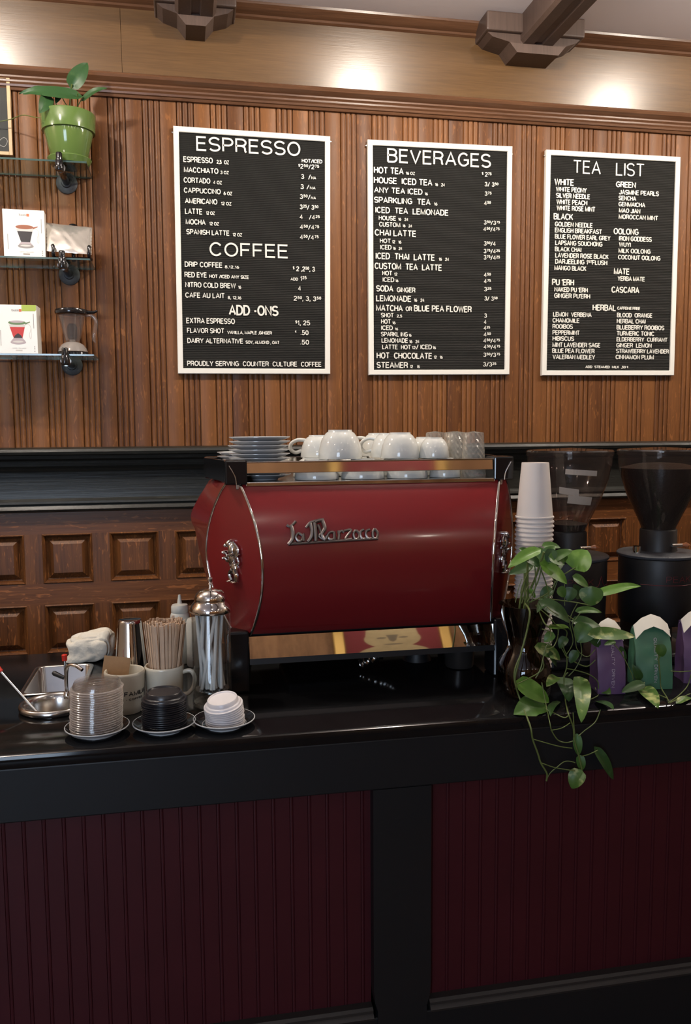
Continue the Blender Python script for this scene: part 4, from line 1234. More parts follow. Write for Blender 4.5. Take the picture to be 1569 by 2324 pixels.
# ------------------------------------------------------------------ cartons with printed tea makers
def carton(label, loc, rz, wd, ht, dp, lid, cup, extra=None):
    t = thing('carton', label, 'box', loc, rz, 'tea maker cartons on the shelves')
    b = NB(); box(b, 0, wd, 0, dp, 0, ht, .001)
    obj('box_body', b, M['box_white'], t, smooth=False)
    e = -.0004
    def flat(name, pts, m, d=0, par=t):
        b = NB(); poly_prism(b, [(x * wd, z * ht) for x, z in pts], e - d, 0)
        return obj(name, b, m, par, smooth=False)
    pic = flat('printed_cup', [(.335, .545), (.70, .545), (.635, .32), (.42, .32)], cup, .0001)
    def ell(cx, cz, rx, rz2, n=28):
        return [(cx + rx * cos(2 * pi * k / n), cz + rz2 * sin(2 * pi * k / n)) for k in range(n)]
    flat('printed_rim', [(.31, .60), (.72, .60), (.70, .545), (.335, .545)], M['ink_pale'], .0001, pic).parent = pic
    flat('printed_lid', ell(.515, .635, .215, .045), lid, .0002, pic)
    flat('printed_lid', ell(.515, .655, .17, .025), M['ink_lilac'] if cup is M['ink_red'] else M['ink_brown'], .0003, pic)
    flat('printed_lid', [(.70, .63), (.83, .66), (.835, .645), (.72, .60)], lid, .0001, pic)
    flat('printed_base', [(.42, .32), (.635, .32), (.70, .26), (.355, .26)], M['ink_lilac'], .0001, pic)
    flat('printed_base', ell(.527, .235, .19, .045), M['ink_grey'] if cup is M['ink_black'] else M['ink_lilac'], .0002, pic)
    flat('printed_base', ell(.527, .245, .13, .02), M['ink_pale'], .0003, pic)
    if cup is M['ink_red']:
        flat('printed_leaves', [(.42, .32), (.635, .32), (.60, .375), (.53, .42), (.45, .37)], M['ink_black'], .0003, pic)
    b = NB(); tube(b, smooth_path([(.70 * wd, e, .595 * ht), (.80 * wd, e, .60 * ht), (.85 * wd, e, .52 * ht), (.81 * wd, e, .40 * ht), (.825 * wd, e, .31 * ht), (.85 * wd, e, .34 * ht), (.855 * wd, e, .52 * ht)]), .0009, 6)
    bmesh.ops.scale(b, verts=b.verts[:], vec=(1, .2, 1))
    obj('printed_handle', b, M['ink_pale'], pic)
    text_obj('brand_print', 'TEALILOU', .385 * wd, .868 * ht, .185 * wd, .040 * ht, M['ink_grey'], t, e, .14, .0002)
    flat('logo_square', [(.575, .86), (.635, .86), (.635, .915), (.575, .915)], M['ink_orange'], .0001)
    text_obj('caption_print', 'COFFEE - TEA MAKER', .37 * wd, .10 * ht, .34 * wd, .022 * ht, M['ink_pale'], t, e, .12, .0002)
    flat('caption_badge', [(.46, .055), (.62, .055), (.62, .08), (.46, .08)], M['ink_pale'] if lid is M['ink_green'] else M['tape'], .0001)
    flat('side_print', [(.915, .82), (.928, .82), (.928, .52), (.915, .52)], M['ink_grey'], .0001)
    flat('side_print', [(.10, .48), (.112, .48), (.112, .16), (.10, .16)], M['ink_grey'], .0001)
    for z in (.13, .09, .04):
        flat('icon_print', [(.915, z), (.935, z), (.935, z + .022), (.915, z + .022)], M['ink_grey'], .0001)
    if extra:
        extra(flat)
    return t
carton('white carton picturing a brown-lidded tea maker on the middle glass shelf', (-.590, 3.145, SHZ[1] + .004), radians(2.5), .137, .161, .055, M['ink_brown'], M['ink_black'])
carton('white carton picturing red tea and a green lid on the lowest glass shelf', (-.628, 3.145, SHZ[2] + .004), radians(-1.5), .137, .168, .075, M['ink_green'], M['ink_red'],
       lambda flat: flat('green_corner', [(.64, 1.0), (.995, 1.0), (.995, .90), (.97, .875), (.64, .872)], M['ink_lime'], .0001))

# foil pouch leaning on a display easel
ez = thing('display_easel', 'black plastic display easel holding the silver pouch on the middle shelf', 'easel', (-.368, 3.19, SHZ[1] + .0045))
b = NB()
for sx, dx in ((-1, -.058), (1, .062)):
    tube(b, smooth_path([(dx * .3, .05, .004), (dx, -.005, .004), (dx, -.04, .006), (dx, -.052, .014), (dx, -.05, .036), (dx + sx * .002, -.046, .042)]), [.006] * 31 if False else .0065, 10)
tube(b, [(-.058, -.01, .006), (.062, -.01, .006)], .006, 10)
obj('foot', b, M['black_gloss'], ez)
b = NB(); tube(b, smooth_path([(0, .035, .003), (0, .03, .06), (.0, .045, .125), (0, .046, .134)]), [.007] * 18 + [.011], 12)
ball(b, (0, .046, .128), (.018, .007, .012))
obj('back_post', b, M['black_gloss'], ez)
b = NB()
nu, nv = 26, 18
c4 = [Vector((-.449, 3.150, 2.178)), Vector((-.299, 3.150, 2.170)), Vector((-.299, 3.212, 2.277)), Vector((-.456, 3.212, 2.289))]
for sgn in (1,):
    rows = []
    for i in range(nu + 1):
        row = []
        for j in range(nv + 1):
            u, v = i / nu, j / nv
            p = (c4[0] * (1 - u) + c4[1] * u) * (1 - v) + (c4[3] * (1 - u) + c4[2] * u) * v
            puff = (16 * u * (1 - u) * v * (1 - v)) ** .6 * .010
            cr = noise.noise(Vector((u * 4, v * 3, 2.2))) * .003 + noise.noise(Vector((u * 9 + v * 5, v * 4, 7))) * .0015
            edge = .0012 * sin(v * 60) if i in (0, nu) else 0
            row.append(b.verts.new(p + Vector((edge, -.85, .5)) * 0 + Vector((edge, -(puff + cr) * .87, (puff + cr) * .5))))
        rows.append(row)
    for A, B in zip(rows, rows[1:]):
        for k in range(nv):
            b.faces.new((A[k], B[k], B[k + 1], A[k + 1]))
bk = [v for v in b.verts]
g = bmesh.ops.extrude_face_region(b, geom=b.faces[:])
bmesh.ops.translate(b, verts=[v for v in g['geom'] if isinstance(v, bmesh.types.BMVert)], vec=(0, .006, .001))
tag(obj('foil_pouch', b, M['foil'], smooth=True, angle=70), 'silver foil pouch propped on a black easel on the middle shelf', 'pouch')

# tea maker on the lowest shelf
tm = thing('tea_maker', 'clear tea maker with a black lid on the lowest glass shelf', 'tea maker', (-.380, 3.20, SHZ[2] + .0045))
b = NB(); lathe(b, [(0, .012), (.046, .012), (.054, .008), (.055, 0), (.050, 0), (0, .002)], 48)
obj('base_ring', b, M['black_gloss'], tm)
b = NB(); lathe(b, [(.052, .012), (.048, .024), (.040, .036), (.028, .044), (.024, .046), (.012, .047), (.009, .062), (0, .063)], 48)
obj('dome', b, M['milky'], tm)
b = NB(); lathe(b, [(.020, .047), (.026, .050), (.047, .140), (.050, .142), (.0485, .142), (.0455, .140), (.0245, .051)], 48)
obj('funnel', b, M['clear_plastic'], tm)
b = NB(); lathe(b, [(.010, .055), (.017, .062), (.018, .10), (.012, .112), (0, .113)], 32)
obj('filter_core', b, M['vase'], tm)
b = NB(); lathe(b, [(0, .143), (.044, .143), (.0565, .146), (.0585, .153), (.056, .161), (.044, .165), (.038, .162), (0, .162)], 48)
tube(b, [(.05, 0, .154), (.078, 0, .154), (.090, 0, .160)], [.007, .005, .004], 10)
obj('lid', b, M['black_gloss'], tm)
b = NB(); tube(b, smooth_path([(.046, 0, .142), (.072, 0, .140), (.084, 0, .120), (.078, 0, .085), (.074, 0, .06), (.080, 0, .045)]), [.004, .005, .006, .006, .006, .0065, .007, .007, .007, .007, .007, .007, .0075, .0075, .0075, .0075, .0075, .0075, .0075, .0075, .0075, .007, .007, .007, .006, .006, .005, .004, .003, .002, .001], 12)
obj('handle', b, M['clear_plastic'], tm)

# =================================================================== ESPRESSO MACHINE
MX = .458
em = thing('espresso_machine', 'red espresso machine with chrome trim in the middle of the black counter', 'espresso machine', (MX, 2.0, CT))
def E(x, y, z):
    return Vector((x, y - 2.0, z - CT))
ZT, ZB = 1.420, 1.056
def s_(t):
    return sin(pi * t) ** .85 if 0 < t < 1 else 0
def Fr(t, side):      # front edge of the end panels
    return E(side * ((.326 + (.308 - .326) * t) - .034 * s_(t)), 2.0 - .075 * s_(t), ZT + (ZB - ZT) * t)
def Bk(t, side):      # rear edge of the end panels
    return E(side * ((.358 + (.345 - .358) * t) + .054 * s_(t)), 2.035 + .070 * s_(t), ZT + (ZB - ZT) * t)
def loft(b, f, nu, nv):
    g = [[b.verts.new(f(i / nu, j / nv)) for j in range(nv + 1)] for i in range(nu + 1)]
    for i in range(nu):
        for j in range(nv):
            b.faces.new((g[i][j], g[i + 1][j], g[i + 1][j + 1], g[i][j + 1]))
NT = 40
b = NB(); loft(b, lambda t, s: Fr(t, -1) * (1 - s) + Fr(t, 1) * s, NT, 24)
obj('back_panel', b, M['red'], em, angle=80)
b = NB(); loft(b, lambda t, s: Vector((0, -.0015, 0)) + (lambda p, q: p * (1 - s) + q * s)(Fr(.955 + t * .012, -1), Fr(.955 + t * .012, 1)), 2, 2)
obj('seam_strip', b, M['red'], em)
for sd in (-1, 1):
    b = NB(); loft(b, lambda t, s: Fr(t, sd) * (1 - s) + Bk(t, sd) * s + Vector((sd * .5, -.8, 0)) * (.006 * sin(pi * s) * s_(t)), NT, 10)
    pn = obj('end_panel', b, M['red'], em, angle=80)
    b = NB(); tube(b, [Fr(k / NT, sd) + Vector((0, -.001, 0)) for k in range(NT + 1)], .0034, 10)
    obj('chrome_edge', b, M['chrome'], pn)
    b = NB(); tube(b, [Bk(k / NT, sd) for k in range(NT + 1)], .0032, 10)
    obj('chrome_edge', b, M['chrome'], pn)
# working-side body
zs = [ZT, 1.405, 1.37, 1.335, 1.318, 1.300, 1.285, 1.23, 1.17, 1.12, ZB]
hC = [.375, .395, .418, .437, .441, .438, .431, .421, .408, .396, .372]
b = NB()
rows = []
for z, h in zip(zs, hC):
    t = (ZT - z) / (ZT - ZB)
    row = []
    for sd in (-1, 1):
        B_ = Bk(t, sd)
        p = [B_, E(sd * h, 2.29, z), E(sd * (h - .01), 2.44, z)]
        row.append(p)
    rows.append([b.verts.new(v) for v in (row[0][0], row[0][1], row[0][2], row[1][2], row[1][1], row[1][0])])
for A, B in zip(rows, rows[1:]):
    for k in range(5):
        b.faces.new((A[k], B[k], B[k + 1], A[k + 1]))
b.faces.new(rows[0]); b.faces.new(rows[-1])
obj('working_side', b, M['red'], em, angle=12)
# cup tray, posts and rails
b = NB(); box(b, -.335, .335, .0, .42, 1.408 - CT, 1.4235 - CT, .002)
obj('cup_tray', b, M['steel'], em, smooth=False)
b = NB(); box(b, -.312, .312, -.006, .004, 1.416 - CT, 1.4255 - CT, .0015)
obj('tray_lip', b, M['chrome'], em, smooth=False)
b = NB()
box(b, -.311, .308, -.003, .004, 1.446 - CT, 1.472 - CT, .0012)
bmesh.ops.rotate(b, cent=(0, 0, 1.459 - CT), matrix=Matrix.Rotation(radians(-7), 3, 'X'), verts=b.verts[:])
box(b, -.312, .309, -.006, .008, 1.4715 - CT, 1.4745 - CT, .001)
obj('front_rail', b, M['chrome'], em, smooth=False)
for sd in (-1, 1):
    b = NB()
    x0, x1 = sorted((sd * .309, sd * .361))
    box(b, x0, x1, -.010, .055, 1.420 - CT, 1.479 - CT, .004)
    ps = obj('corner_post', b, M['black_gloss'], em, smooth=False)
    b = NB(); tube(b, smooth_path([E(sd * .335, 1.988, 1.421), E(sd * .338, 1.988, 1.44), E(sd * .352, 1.988, 1.466)]), .0015, 8)
    obj('post_rib', b, M['chrome'], ps)
    b = NB()
    q = [E(sd * .352, 2.05, 0), E(sd * .396, 2.30, 0)]
    d = Vector((sd * .006, 0, 0))
    vs = []
    for z in (1.424 - CT, 1.476 - CT):
        for p in (q[0], q[1], q[1] + d, q[0] + d):
            vs.append(b.verts.new((p.x, p.y, z)))
    for f in ((0, 1, 2, 3), (7, 6, 5, 4), (0, 4, 5, 1), (1, 5, 6, 2), (2, 6, 7, 3), (3, 7, 4, 0)):
        b.faces.new([vs[k] for k in f])
    obj('side_guard', b, M['black_gloss'], em, smooth=False)
    b = NB(); x0, x1 = sorted((sd * .352, sd * .40))
    box(b, x0, x1, .29, .35, 1.420 - CT, 1.477 - CT, .004)
    obj('corner_post', b, M['black_gloss'], em, smooth=False)
b = NB(); box(b, -.36, .36, .40, .407, 1.446 - CT, 1.472 - CT, .001)
obj('rear_rail', b, M['chrome'], em, smooth=False)
# lower trim, underside, legs
b = NB()
face = []
for k in range(13):
    f = k / 12
    face.append((-.0125 + .0125 * f - .00017 * 4 * f * (1 - f), .998 + .052 * f))
profile_x(b, [(y, z - CT) for y, z in face + [(.006, 1.050), (-.006, .998)]], -.311, .315)
obj('lower_trim', b, M['mirror_trim'], em, angle=20)
b = NB(); profile_x(b, [(-.011, .983 - CT), (-.010, .998 - CT), (.03, .998 - CT), (.03, .983 - CT)], -.311, .317)
obj('drip_edge', b, M['black_matt'], em, smooth=False)
b = NB(); box(b, -.33, .33, .03, .40, .992 - CT, 1.054 - CT)
obj('underside', b, M['black_matt'], em, smooth=False)
for sd in (-1, 1):
    b = NB(); x0, x1 = sorted((sd * .312, sd * .364))
    box(b, x0, x1, -.012, .060, .001, 1.066 - CT, .006)
    obj('leg', b, M['black_gloss'], em, smooth=False)
    b = NB(); x0, x1 = sorted((sd * .318, sd * .362))
    box(b, x0, x1, .06, .41, .985 - CT, 1.06 - CT, .004)
    obj('side_frame', b, M['black_matt'], em, smooth=False)
    b = NB(); lathe(b, [(0, 0), (.036, 0), (.034, .006), (.020, .050), (.018, .085), (0, .085)], 24, (sd * .30, .36, .001))
    obj('leg', b, M['black_gloss'], em)
b = NB(); lathe(b, [(0, 0), (.040, 0), (.037, .008), (.022, .060), (.019, .085), (0, .085)], 28, (.165, .19, .001))
obj('leg', b, M['black_matt'], em)
b = NB(); box(b, -.20, .06, .14, .36, .955 - CT, .995 - CT, .008)
obj('drain_box', b, M['black_matt'], em, smooth=False)
b = NB()
pth = smooth_path([E(.085, 2.13, .99), E(.060, 2.12, .968), E(.025, 2.11, .948), E(-.010, 2.12, .930)], 10)
rr = [.0125 + (.0040 if k % 3 == 1 else 0) for k in range(len(pth))]
tube(b, pth, rr, 16)
obj('ribbed_hose', b, M['steel'], em)
# script badge on the back panel: slanted letters on a bar
def on_barrel(a, h, d):
    z = 1.286 + h
    t = (ZT - z) / (ZT - ZB)
    y = Fr(t, 1).y
    return (a, y - .003 - d, z - CT)
X0 = -.223
def strokes(bm_, paths, d0=.004):
    for pts, r in paths:
        tube(bm_, [on_barrel(X0 + (p.x - 130) * 1.80e-4, (425 - p.y) * 1.80e-4, d0) for p in smooth_path([(q[0], q[1], 0) for q in pts])], r, 8)
b = NB()
R1, R2, R3 = .0048, .0034, .0026
strokes(b, [
    ([(128, 195), (165, 215), (205, 195), (250, 152)], R2), ([(185, 205), (200, 290), (190, 380), (140, 440)], R1), ([(140, 440), (240, 425)], R2),
    ([(325, 330), (275, 305), (240, 350), (270, 400), (320, 385), (335, 310), (340, 400)], R2),
    ([(380, 235), (430, 180), (480, 160), (520, 150)], R2), ([(440, 180), (455, 280), (440, 360), (395, 415)], R1), ([(497, 175), (500, 300), (500, 405)], R1),
    ([(500, 170), (560, 150), (620, 145)], R1), ([(540, 200), (570, 300), (545, 350), (600, 390)], R2), ([(600, 150), (625, 250), (580, 330), (620, 395), (650, 350)], R1),
    ([(740, 300), (690, 305), (655, 350), (690, 395), (740, 380), (745, 295), (750, 400)], R2),
    ([(805, 285), (810, 340), (800, 400)], R2), ([(810, 320), (850, 290), (880, 310)], R2),
    ([(880, 290), (975, 282), (920, 350), (895, 400), (980, 395)], R2),
    ([(1040, 285), (1005, 330), (1020, 395), (1065, 390), (1080, 330), (1040, 285)], R2),
    ([(1150, 285), (1110, 300), (1095, 350), (1120, 398), (1165, 395)], R2),
    ([(1230, 285), (1185, 300), (1170, 350), (1200, 398), (1245, 393)], R2),
    ([(1295, 275), (1265, 320), (1270, 390), (1310, 395), (1330, 330), (1295, 275)], R2),
    ([(140, 436), (500, 424), (900, 412), (1330, 402)], R2)])
obj('script_badge', b, M['pewter'], em)
# rampant lion badges on the end panels
for sd in (-1, 1):
    t0, s0 = .50, (.45 if sd < 0 else .36)
    c = Fr(t0, sd) * (1 - s0) + Bk(t0, sd) * s0
    u = (Bk(t0, sd) - Fr(t0, sd)).normalized()
    up = Vector((0, 0, 1))
    nrm = u.cross(up) * (1 if sd > 0 else -1)
    if nrm.y > 0:
        nrm = -nrm
    nrm.normalize()
    R3m = Matrix((u, nrm, up)).transposed()
    b = NB()
    def el(a, h, ra, rh, ang=0, d=.009, rd=.013):
        m = R3m @ Matrix.Rotation(radians(ang), 3, 'Y')
        ball(b, c + u * a + up * h + nrm * d, (ra, rd, rh), m, 14)
    def tb(pts, r):
        tube(b, [c + u * q.x + up * q.y + nrm * .010 for q in smooth_path([(p[0], p[1], 0) for p in pts])], r, 8)
    el(.010, .040, .0125, .0105, 15); el(.021, .036, .0075, .0055, 25); el(.004, .046, .004, .006)
    for k in range(5):
        tb([(-.002 - .003 * k, .046 - .002 * k), (-.008 - .0035 * k, .028), (-.004 - .003 * k, .006 + .002 * k)], .0036)
    el(.000, .026, .013, .018); el(.004, .004, .0135, .024, -8, .007, .009); el(.000, -.018, .0125, .018, 10, .006, .008)
    tb([(.010, .012), (.020, .010), (.028, .018)], .0042); tb([(.010, .002), (.022, -.002), (.027, .004)], .0042)
    el(.029, .018, .005, .0045); el(.028, .004, .005, .0045)
    tb([(.004, -.022), (.014, -.034), (.006, -.048)], .0052); tb([(-.006, -.022), (-.012, -.036), (-.010, -.048)], .0055)
    el(.012, -.050, .008, .0035); el(-.006, -.051, .009, .0035)
    tb([(-.010, -.010), (-.022, -.004), (-.018, .010), (-.026, .018)], .0028)
    obj('lion_badge', b, M['chrome'], em)

# ------------------------------------------------------------------ china on the machine
TT = 1.4245
CUPG = 'white cups on the espresso machine'
def cup(label, x, y, z, r, h, rz, handle=True):
    """cup resting upside down on its rim"""
    t = thing('coffee_cup', label, 'cup', (x, y, z), rz, CUPG)
    b = NB()
    lathe(b, [(r - .003, .002), (r, 0), (r + .0005, .002), (r * .985, h * .25), (r * .93, h * .5), (r * .82, h * .72), (r * .66, h * .88), (r * .55, h * .94), (r * .54, h),
              (r * .46, h), (r * .45, h * .95), (0, h * .945), (0, h * .90), (r * .60, h * .84), (r * .80, h * .60), (r - .004, h * .25), (r - .003, .002)], 48)
    obj('cup_body', b, M['china'], t, angle=50)
    if handle:
        b = NB()
        tube(b, smooth_path([(r * .95, 0, h * .30), (r * 1.30, 0, h * .22), (r * 1.55, 0, h * .38), (r * 1.50, 0, h * .62), (r * 1.15, 0, h * .78), (r * .72, 0, h * .76)]), .0052, 10)
        obj('handle', b, M['china'], t)
    return t
LC = .0500
low = [(.332, 2.095, .056, 70), (.452, 2.095, .056, 100), (.568, 2.09, .053, 80), (.668, 2.085, .040, 60),
       (.345, 2.225, .056, 100), (.462, 2.225, .054, 80), (.580, 2.22, .052, 110), (.668, 2.195, .040, 80)]
nb = ['next to the saucers', 'second from the saucers', 'third from the saucers', 'beside the tumblers']
for i, (x, y, r, a) in enumerate(low):
    cup('upturned white cup on the machine tray, lower layer, %s row, %s' % ('front' if i < 4 else 'back', nb[i % 4]), x, y, TT, r, LC, radians(a))
Z2 = TT + LC
cup('largest upturned white cup, resting on the lower cups above the machine', .398, 2.12, Z2, .056, .074, radians(60))
cup('upturned white cup with its handle towards the saucers behind the largest cup', .366, 2.265, Z2, .050, .060, radians(175))
cup('upturned white cup in front of its row, upper layer, beside the largest cup', .553, 2.105, Z2, .050, .066, radians(70))
cup('upturned white cup second in its row, upper layer, handle behind', .547, 2.205, Z2, .048, .064, radians(165))
cup('upturned white cup at the back of its row, upper layer', .540, 2.305, Z2, .048, .064, radians(165))
cup('small upturned white cup in front of the cut-glass tumblers, upper layer', .640, 2.09, Z2, .039, .053, radians(50))
cup('small upturned white cup behind another small one, upper layer', .642, 2.19, Z2, .039, .053, radians(165))

def saucer_bm(r, h):
    b = NB()
    lathe(b, [(0, .002), (r * .50, .002), (r * .52, 0), (r * .58, 0), (r * .60, .003), (r * .85, h * .55), (r, h - .0015), (r * 1.0, h), (r * .985, h), (r * .83, h * .70), (r * .58, .0055), (0, .0055)], 56)
    return b
SAUG = 'saucers stacked on the espresso machine'
s0 = None
n1 = 10
for i in range(n1):
    dx, dy = RND.uniform(-.004, .004), RND.uniform(-.004, .004)
    loc = (.194 + dx - .003 * (i > 5), 2.125 + dy, TT + i * .0104)
    lab = 'white saucer, %s of the tall stack on the machine' % nth(n1 - 1 - i)
    if s0 is None:
        s0 = obj('saucer', saucer_bm(.077, .0145), M['saucer'], loc=loc)
        tag(s0, lab, 'saucer', SAUG)
    else:
        dup(s0, loc, lab)
for i in range(6):
    dup(s0, (.168, 2.285, TT + i * .0104), 'white saucer, %s of the short stack behind the tall one' % nth(5 - i))

b = NB()
prof = [(0, .118), (.022, .118), (.0245, .114)]
g0 = None
def tumbler_bm():
    b = NB()
    seg, nz = 26, 14
    rings = []
    for k in range(nz + 1):
        z = .114 * (1 - k / nz)
        r = .0245 + .0065 * k / nz
        rings.append([b.verts.new(((r + .0018 * ((i + k) % 2)) * cos(2 * pi * i / seg), (r + .0018 * ((i + k) % 2)) * sin(2 * pi * i / seg), z)) for i in range(seg)])
    for A, B in zip(rings, rings[1:]):
        for i in range(seg):
            b.faces.new((A[i], B[i], B[(i + 1) % seg], A[(i + 1) % seg]))
    c = b.verts.new((0, 0, .118))
    for i in range(seg):
        b.faces.new((rings[0][i], rings[0][(i + 1) % seg], c))
    return b
for x, y, lab in ((.742, 2.075, 'upturned cut-glass tumbler at the outer end of the cup tray'), (.722, 2.15, 'upturned cut-glass tumbler second in from the end of the cup tray'),
                  (.738, 2.225, 'upturned cut-glass tumbler third back on the cup tray'), (.700, 2.275, 'upturned cut-glass tumbler furthest back on the cup tray')):
    if g0 is None:
        g0 = obj('glass_tumbler', tumbler_bm(), M['cut_glass'], smooth=False, loc=(x, y, TT))
        tag(g0, lab, 'glass', 'tumblers on the espresso machine')
    else:
        dup(g0, (x, y, TT), lab)

# =================================================================== LEFT OF THE COUNTER
# small saucers with lids
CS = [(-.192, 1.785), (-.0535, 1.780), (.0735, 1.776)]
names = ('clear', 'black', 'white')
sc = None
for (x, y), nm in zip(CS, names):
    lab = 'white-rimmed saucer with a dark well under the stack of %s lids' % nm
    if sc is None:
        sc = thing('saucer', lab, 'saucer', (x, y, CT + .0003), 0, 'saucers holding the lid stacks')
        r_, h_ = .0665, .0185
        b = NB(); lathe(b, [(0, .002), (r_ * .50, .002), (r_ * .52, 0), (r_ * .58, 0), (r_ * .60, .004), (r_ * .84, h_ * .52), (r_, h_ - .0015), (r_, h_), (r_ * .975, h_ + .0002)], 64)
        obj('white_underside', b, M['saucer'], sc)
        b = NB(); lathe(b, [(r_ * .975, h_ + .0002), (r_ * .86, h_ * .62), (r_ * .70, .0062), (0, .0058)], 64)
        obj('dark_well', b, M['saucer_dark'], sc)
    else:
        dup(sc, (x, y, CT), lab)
LZ = CT + .006
# clear lids
c0 = None
nclear = 20
for i in range(nclear):
    lab = 'clear plastic cup lid, %s of its stack' % nth(nclear - 1 - i)
    loc = (CS[0][0] - .002 + RND.uniform(-.0012, .0012) + .0002 * i, CS[0][1] + .002 + RND.uniform(-.001, .001), LZ + i * .0049)
    if c0 is None:
        c0 = thing('clear_lid', lab, 'cup lid', loc, 0, 'clear lids on a saucer')
        b = NB(); lathe(b, [(.0495, .0028), (.0480, .0120), (.0455, .0165), (.040, .0145), (.014, .0140), (.012, .0155)], 56)
        obj('dome', b, M['lid_clear'], c0)
        b = NB(); lathe(b, [(.0495, .0028), (.0535, .0026), (.0545, .0016), (.0535, .0004), (.0505, 0)], 56)
        obj('rim', b, M['lid_rim'], c0)
    else:
        dup(c0, loc, lab)
def lid_bm(r):
    b = NB()
    lathe(b, [(r - .004, .0004), (r - .0005, 0), (r, .0012), (r - .0004, .0026), (r - .0040, .0034), (r - .0048, .0070), (r - .0062, .0082), (r - .0085, .0088), (r - .0100, .0165), (r - .0112, .0178), (r - .0128, .0174),
              (r - .0142, .0150), (.004, .0146), (0, .0146)], 56)
    return b
k0 = None
nblk = 15
for i in range(nblk):
    lab = 'black plastic cup lid, %s of its stack' % nth(nblk - 1 - i)
    loc = (CS[1][0] + .001 + RND.uniform(-.001, .001), CS[1][1] + RND.uniform(-.001, .001), LZ + i * .0044)
    if k0 is None:
        k0 = obj('black_lid', lid_bm(.0475), M['lid_black'], loc=loc)
        tag(k0, lab, 'cup lid', 'black lids on a saucer')
    else:
        dup(k0, loc, lab, rot=(RND.uniform(-.012, .012), RND.uniform(-.012, .012), 0))
w0 = None
nw = 9
for i in range(nw):
    lab = 'white plastic cup lid, %s of its stack' % nth(nw - 1 - i)
    tl = 0 if i < 4 else radians(-4 - 1.1 * (i - 4))
    loc = (CS[2][0] + .002 - (0 if i < 4 else .0006 * (i - 3)), CS[2][1], LZ + i * .0046 + (0 if i < 4 else .0028))
    if w0 is None:
        w0 = obj('white_lid', lid_bm(.0425), M['lid_white'], loc=loc)
        tag(w0, lab, 'cup lid', 'white lids on a saucer')
    else:
        dup(w0, loc, lab, rot=(abs(tl) * 1.1, tl, 0))

# mugs
def mug(label, loc, rz):
    t = thing('coffee_mug', label, 'mug', loc, rz, 'cream diner mugs')
    b = NB()
    R = .0455
    lathe(b, [(0, .003), (.030, .003), (.032, 0), (.037, 0), (.039, .004), (.041, .020), (.0425, .05), (R - .001, .080), (R, .088), (R, .092), (R - .002, .0945), (R - .0045, .0935), (R - .006, .088), (.036, .03), (.033, .010), (0, .008)], 56)
    obj('mug_body', b, M['mug'], t, angle=50)
    b = NB(); tube(b, smooth_path([(.041, 0, .076), (.060, 0, .080), (.070, 0, .066), (.067, 0, .042), (.054, 0, .026), (.040, 0, .024)]), .0052, 10)
    obj('handle', b, M['mug'], t)
    return t
ma = mug('cream mug lettered FAMIL holding a piece of kraft card', (-.143, 1.925, CT + .0005), radians(100))
mugR = .0418
def on_mug(a, h, d):
    ang = -pi / 2 + .02 + a / mugR
    r = .0428 + d
    p = Vector((r * cos(ang), r * sin(ang), h))
    p.rotate(Quaternion((0, 0, 1), -radians(100)))
    return p
text_obj('mug_lettering', 'FAMILIA', 0, 0, .060, .0105, M['ink_black'], ma, fn=lambda a, h, d: on_mug(a + .000, .044 + h, d), t=.17, depth=.0006)
text_obj('mug_lettering', '- COFFEE -', 0, 0, .050, .0045, M['ink_black'], ma, fn=lambda a, h, d: on_mug(a + .003, .0345 + h, d), t=.16, depth=.0006)
mb = mug('cream mug filled with wooden stir sticks', (-.0545, 1.950, CT + .0005), radians(-12))
b = NB(); box(b, -.030, .030, -.0006, .0006, -.062, .052)
cd = obj('kraft_card', b, M['card'], smooth=False, loc=(-.166, 1.930, .985))
cd.rotation_euler = (radians(-14), radians(7), radians(-8))
tag(cd, 'square of kraft card standing in the lettered cream mug', 'card')
# stir sticks
SG = 'wooden stir sticks in a cream mug'
b = NB(); box(b, -.0030, .0030, -.0009, .0009, 0, .186, .0005)
st0 = obj('stir_stick', b, M['stick'], smooth=False)
tag(st0, 'wooden stir stick bunched with others in a cream mug', 'stir stick', SG)
nst = 130
for i in range(nst):
    rr_ = ((i + .5) / nst) ** .40
    an = i * 2.39996
    bx, by = .027 * rr_ * cos(an), .027 * rr_ * sin(an)
    tx, ty = .049 * rr_ * cos(an + .12 * sin(i)) + .004, .044 * rr_ * sin(an + .1 * cos(i))
    lean = Vector((tx - bx, ty - by, .186)).normalized()
    zo = RND.uniform(-.004, .004)
    o = st0 if i == 0 else dup(st0, (0, 0, 0), st0['label'], group=SG)
    o.rotation_mode = 'QUATERNION'
    q = Vector((0, 0, 1)).rotation_difference(lean)
    o.rotation_quaternion = q @ Quaternion((0, 0, 1), an + pi / 2 + RND.uniform(-.25, .25))
    o.location = (-.0545 + bx, 1.950 + by, CT + .012 + zo)
tall = dup(st0, (-.0425, 1.965, CT + .020), 'wooden stir stick standing taller than the others in the mug', group=SG)
tall.rotation_quaternion = Vector((0, 0, 1)).rotation_difference(Vector((.06, .02, 1)))

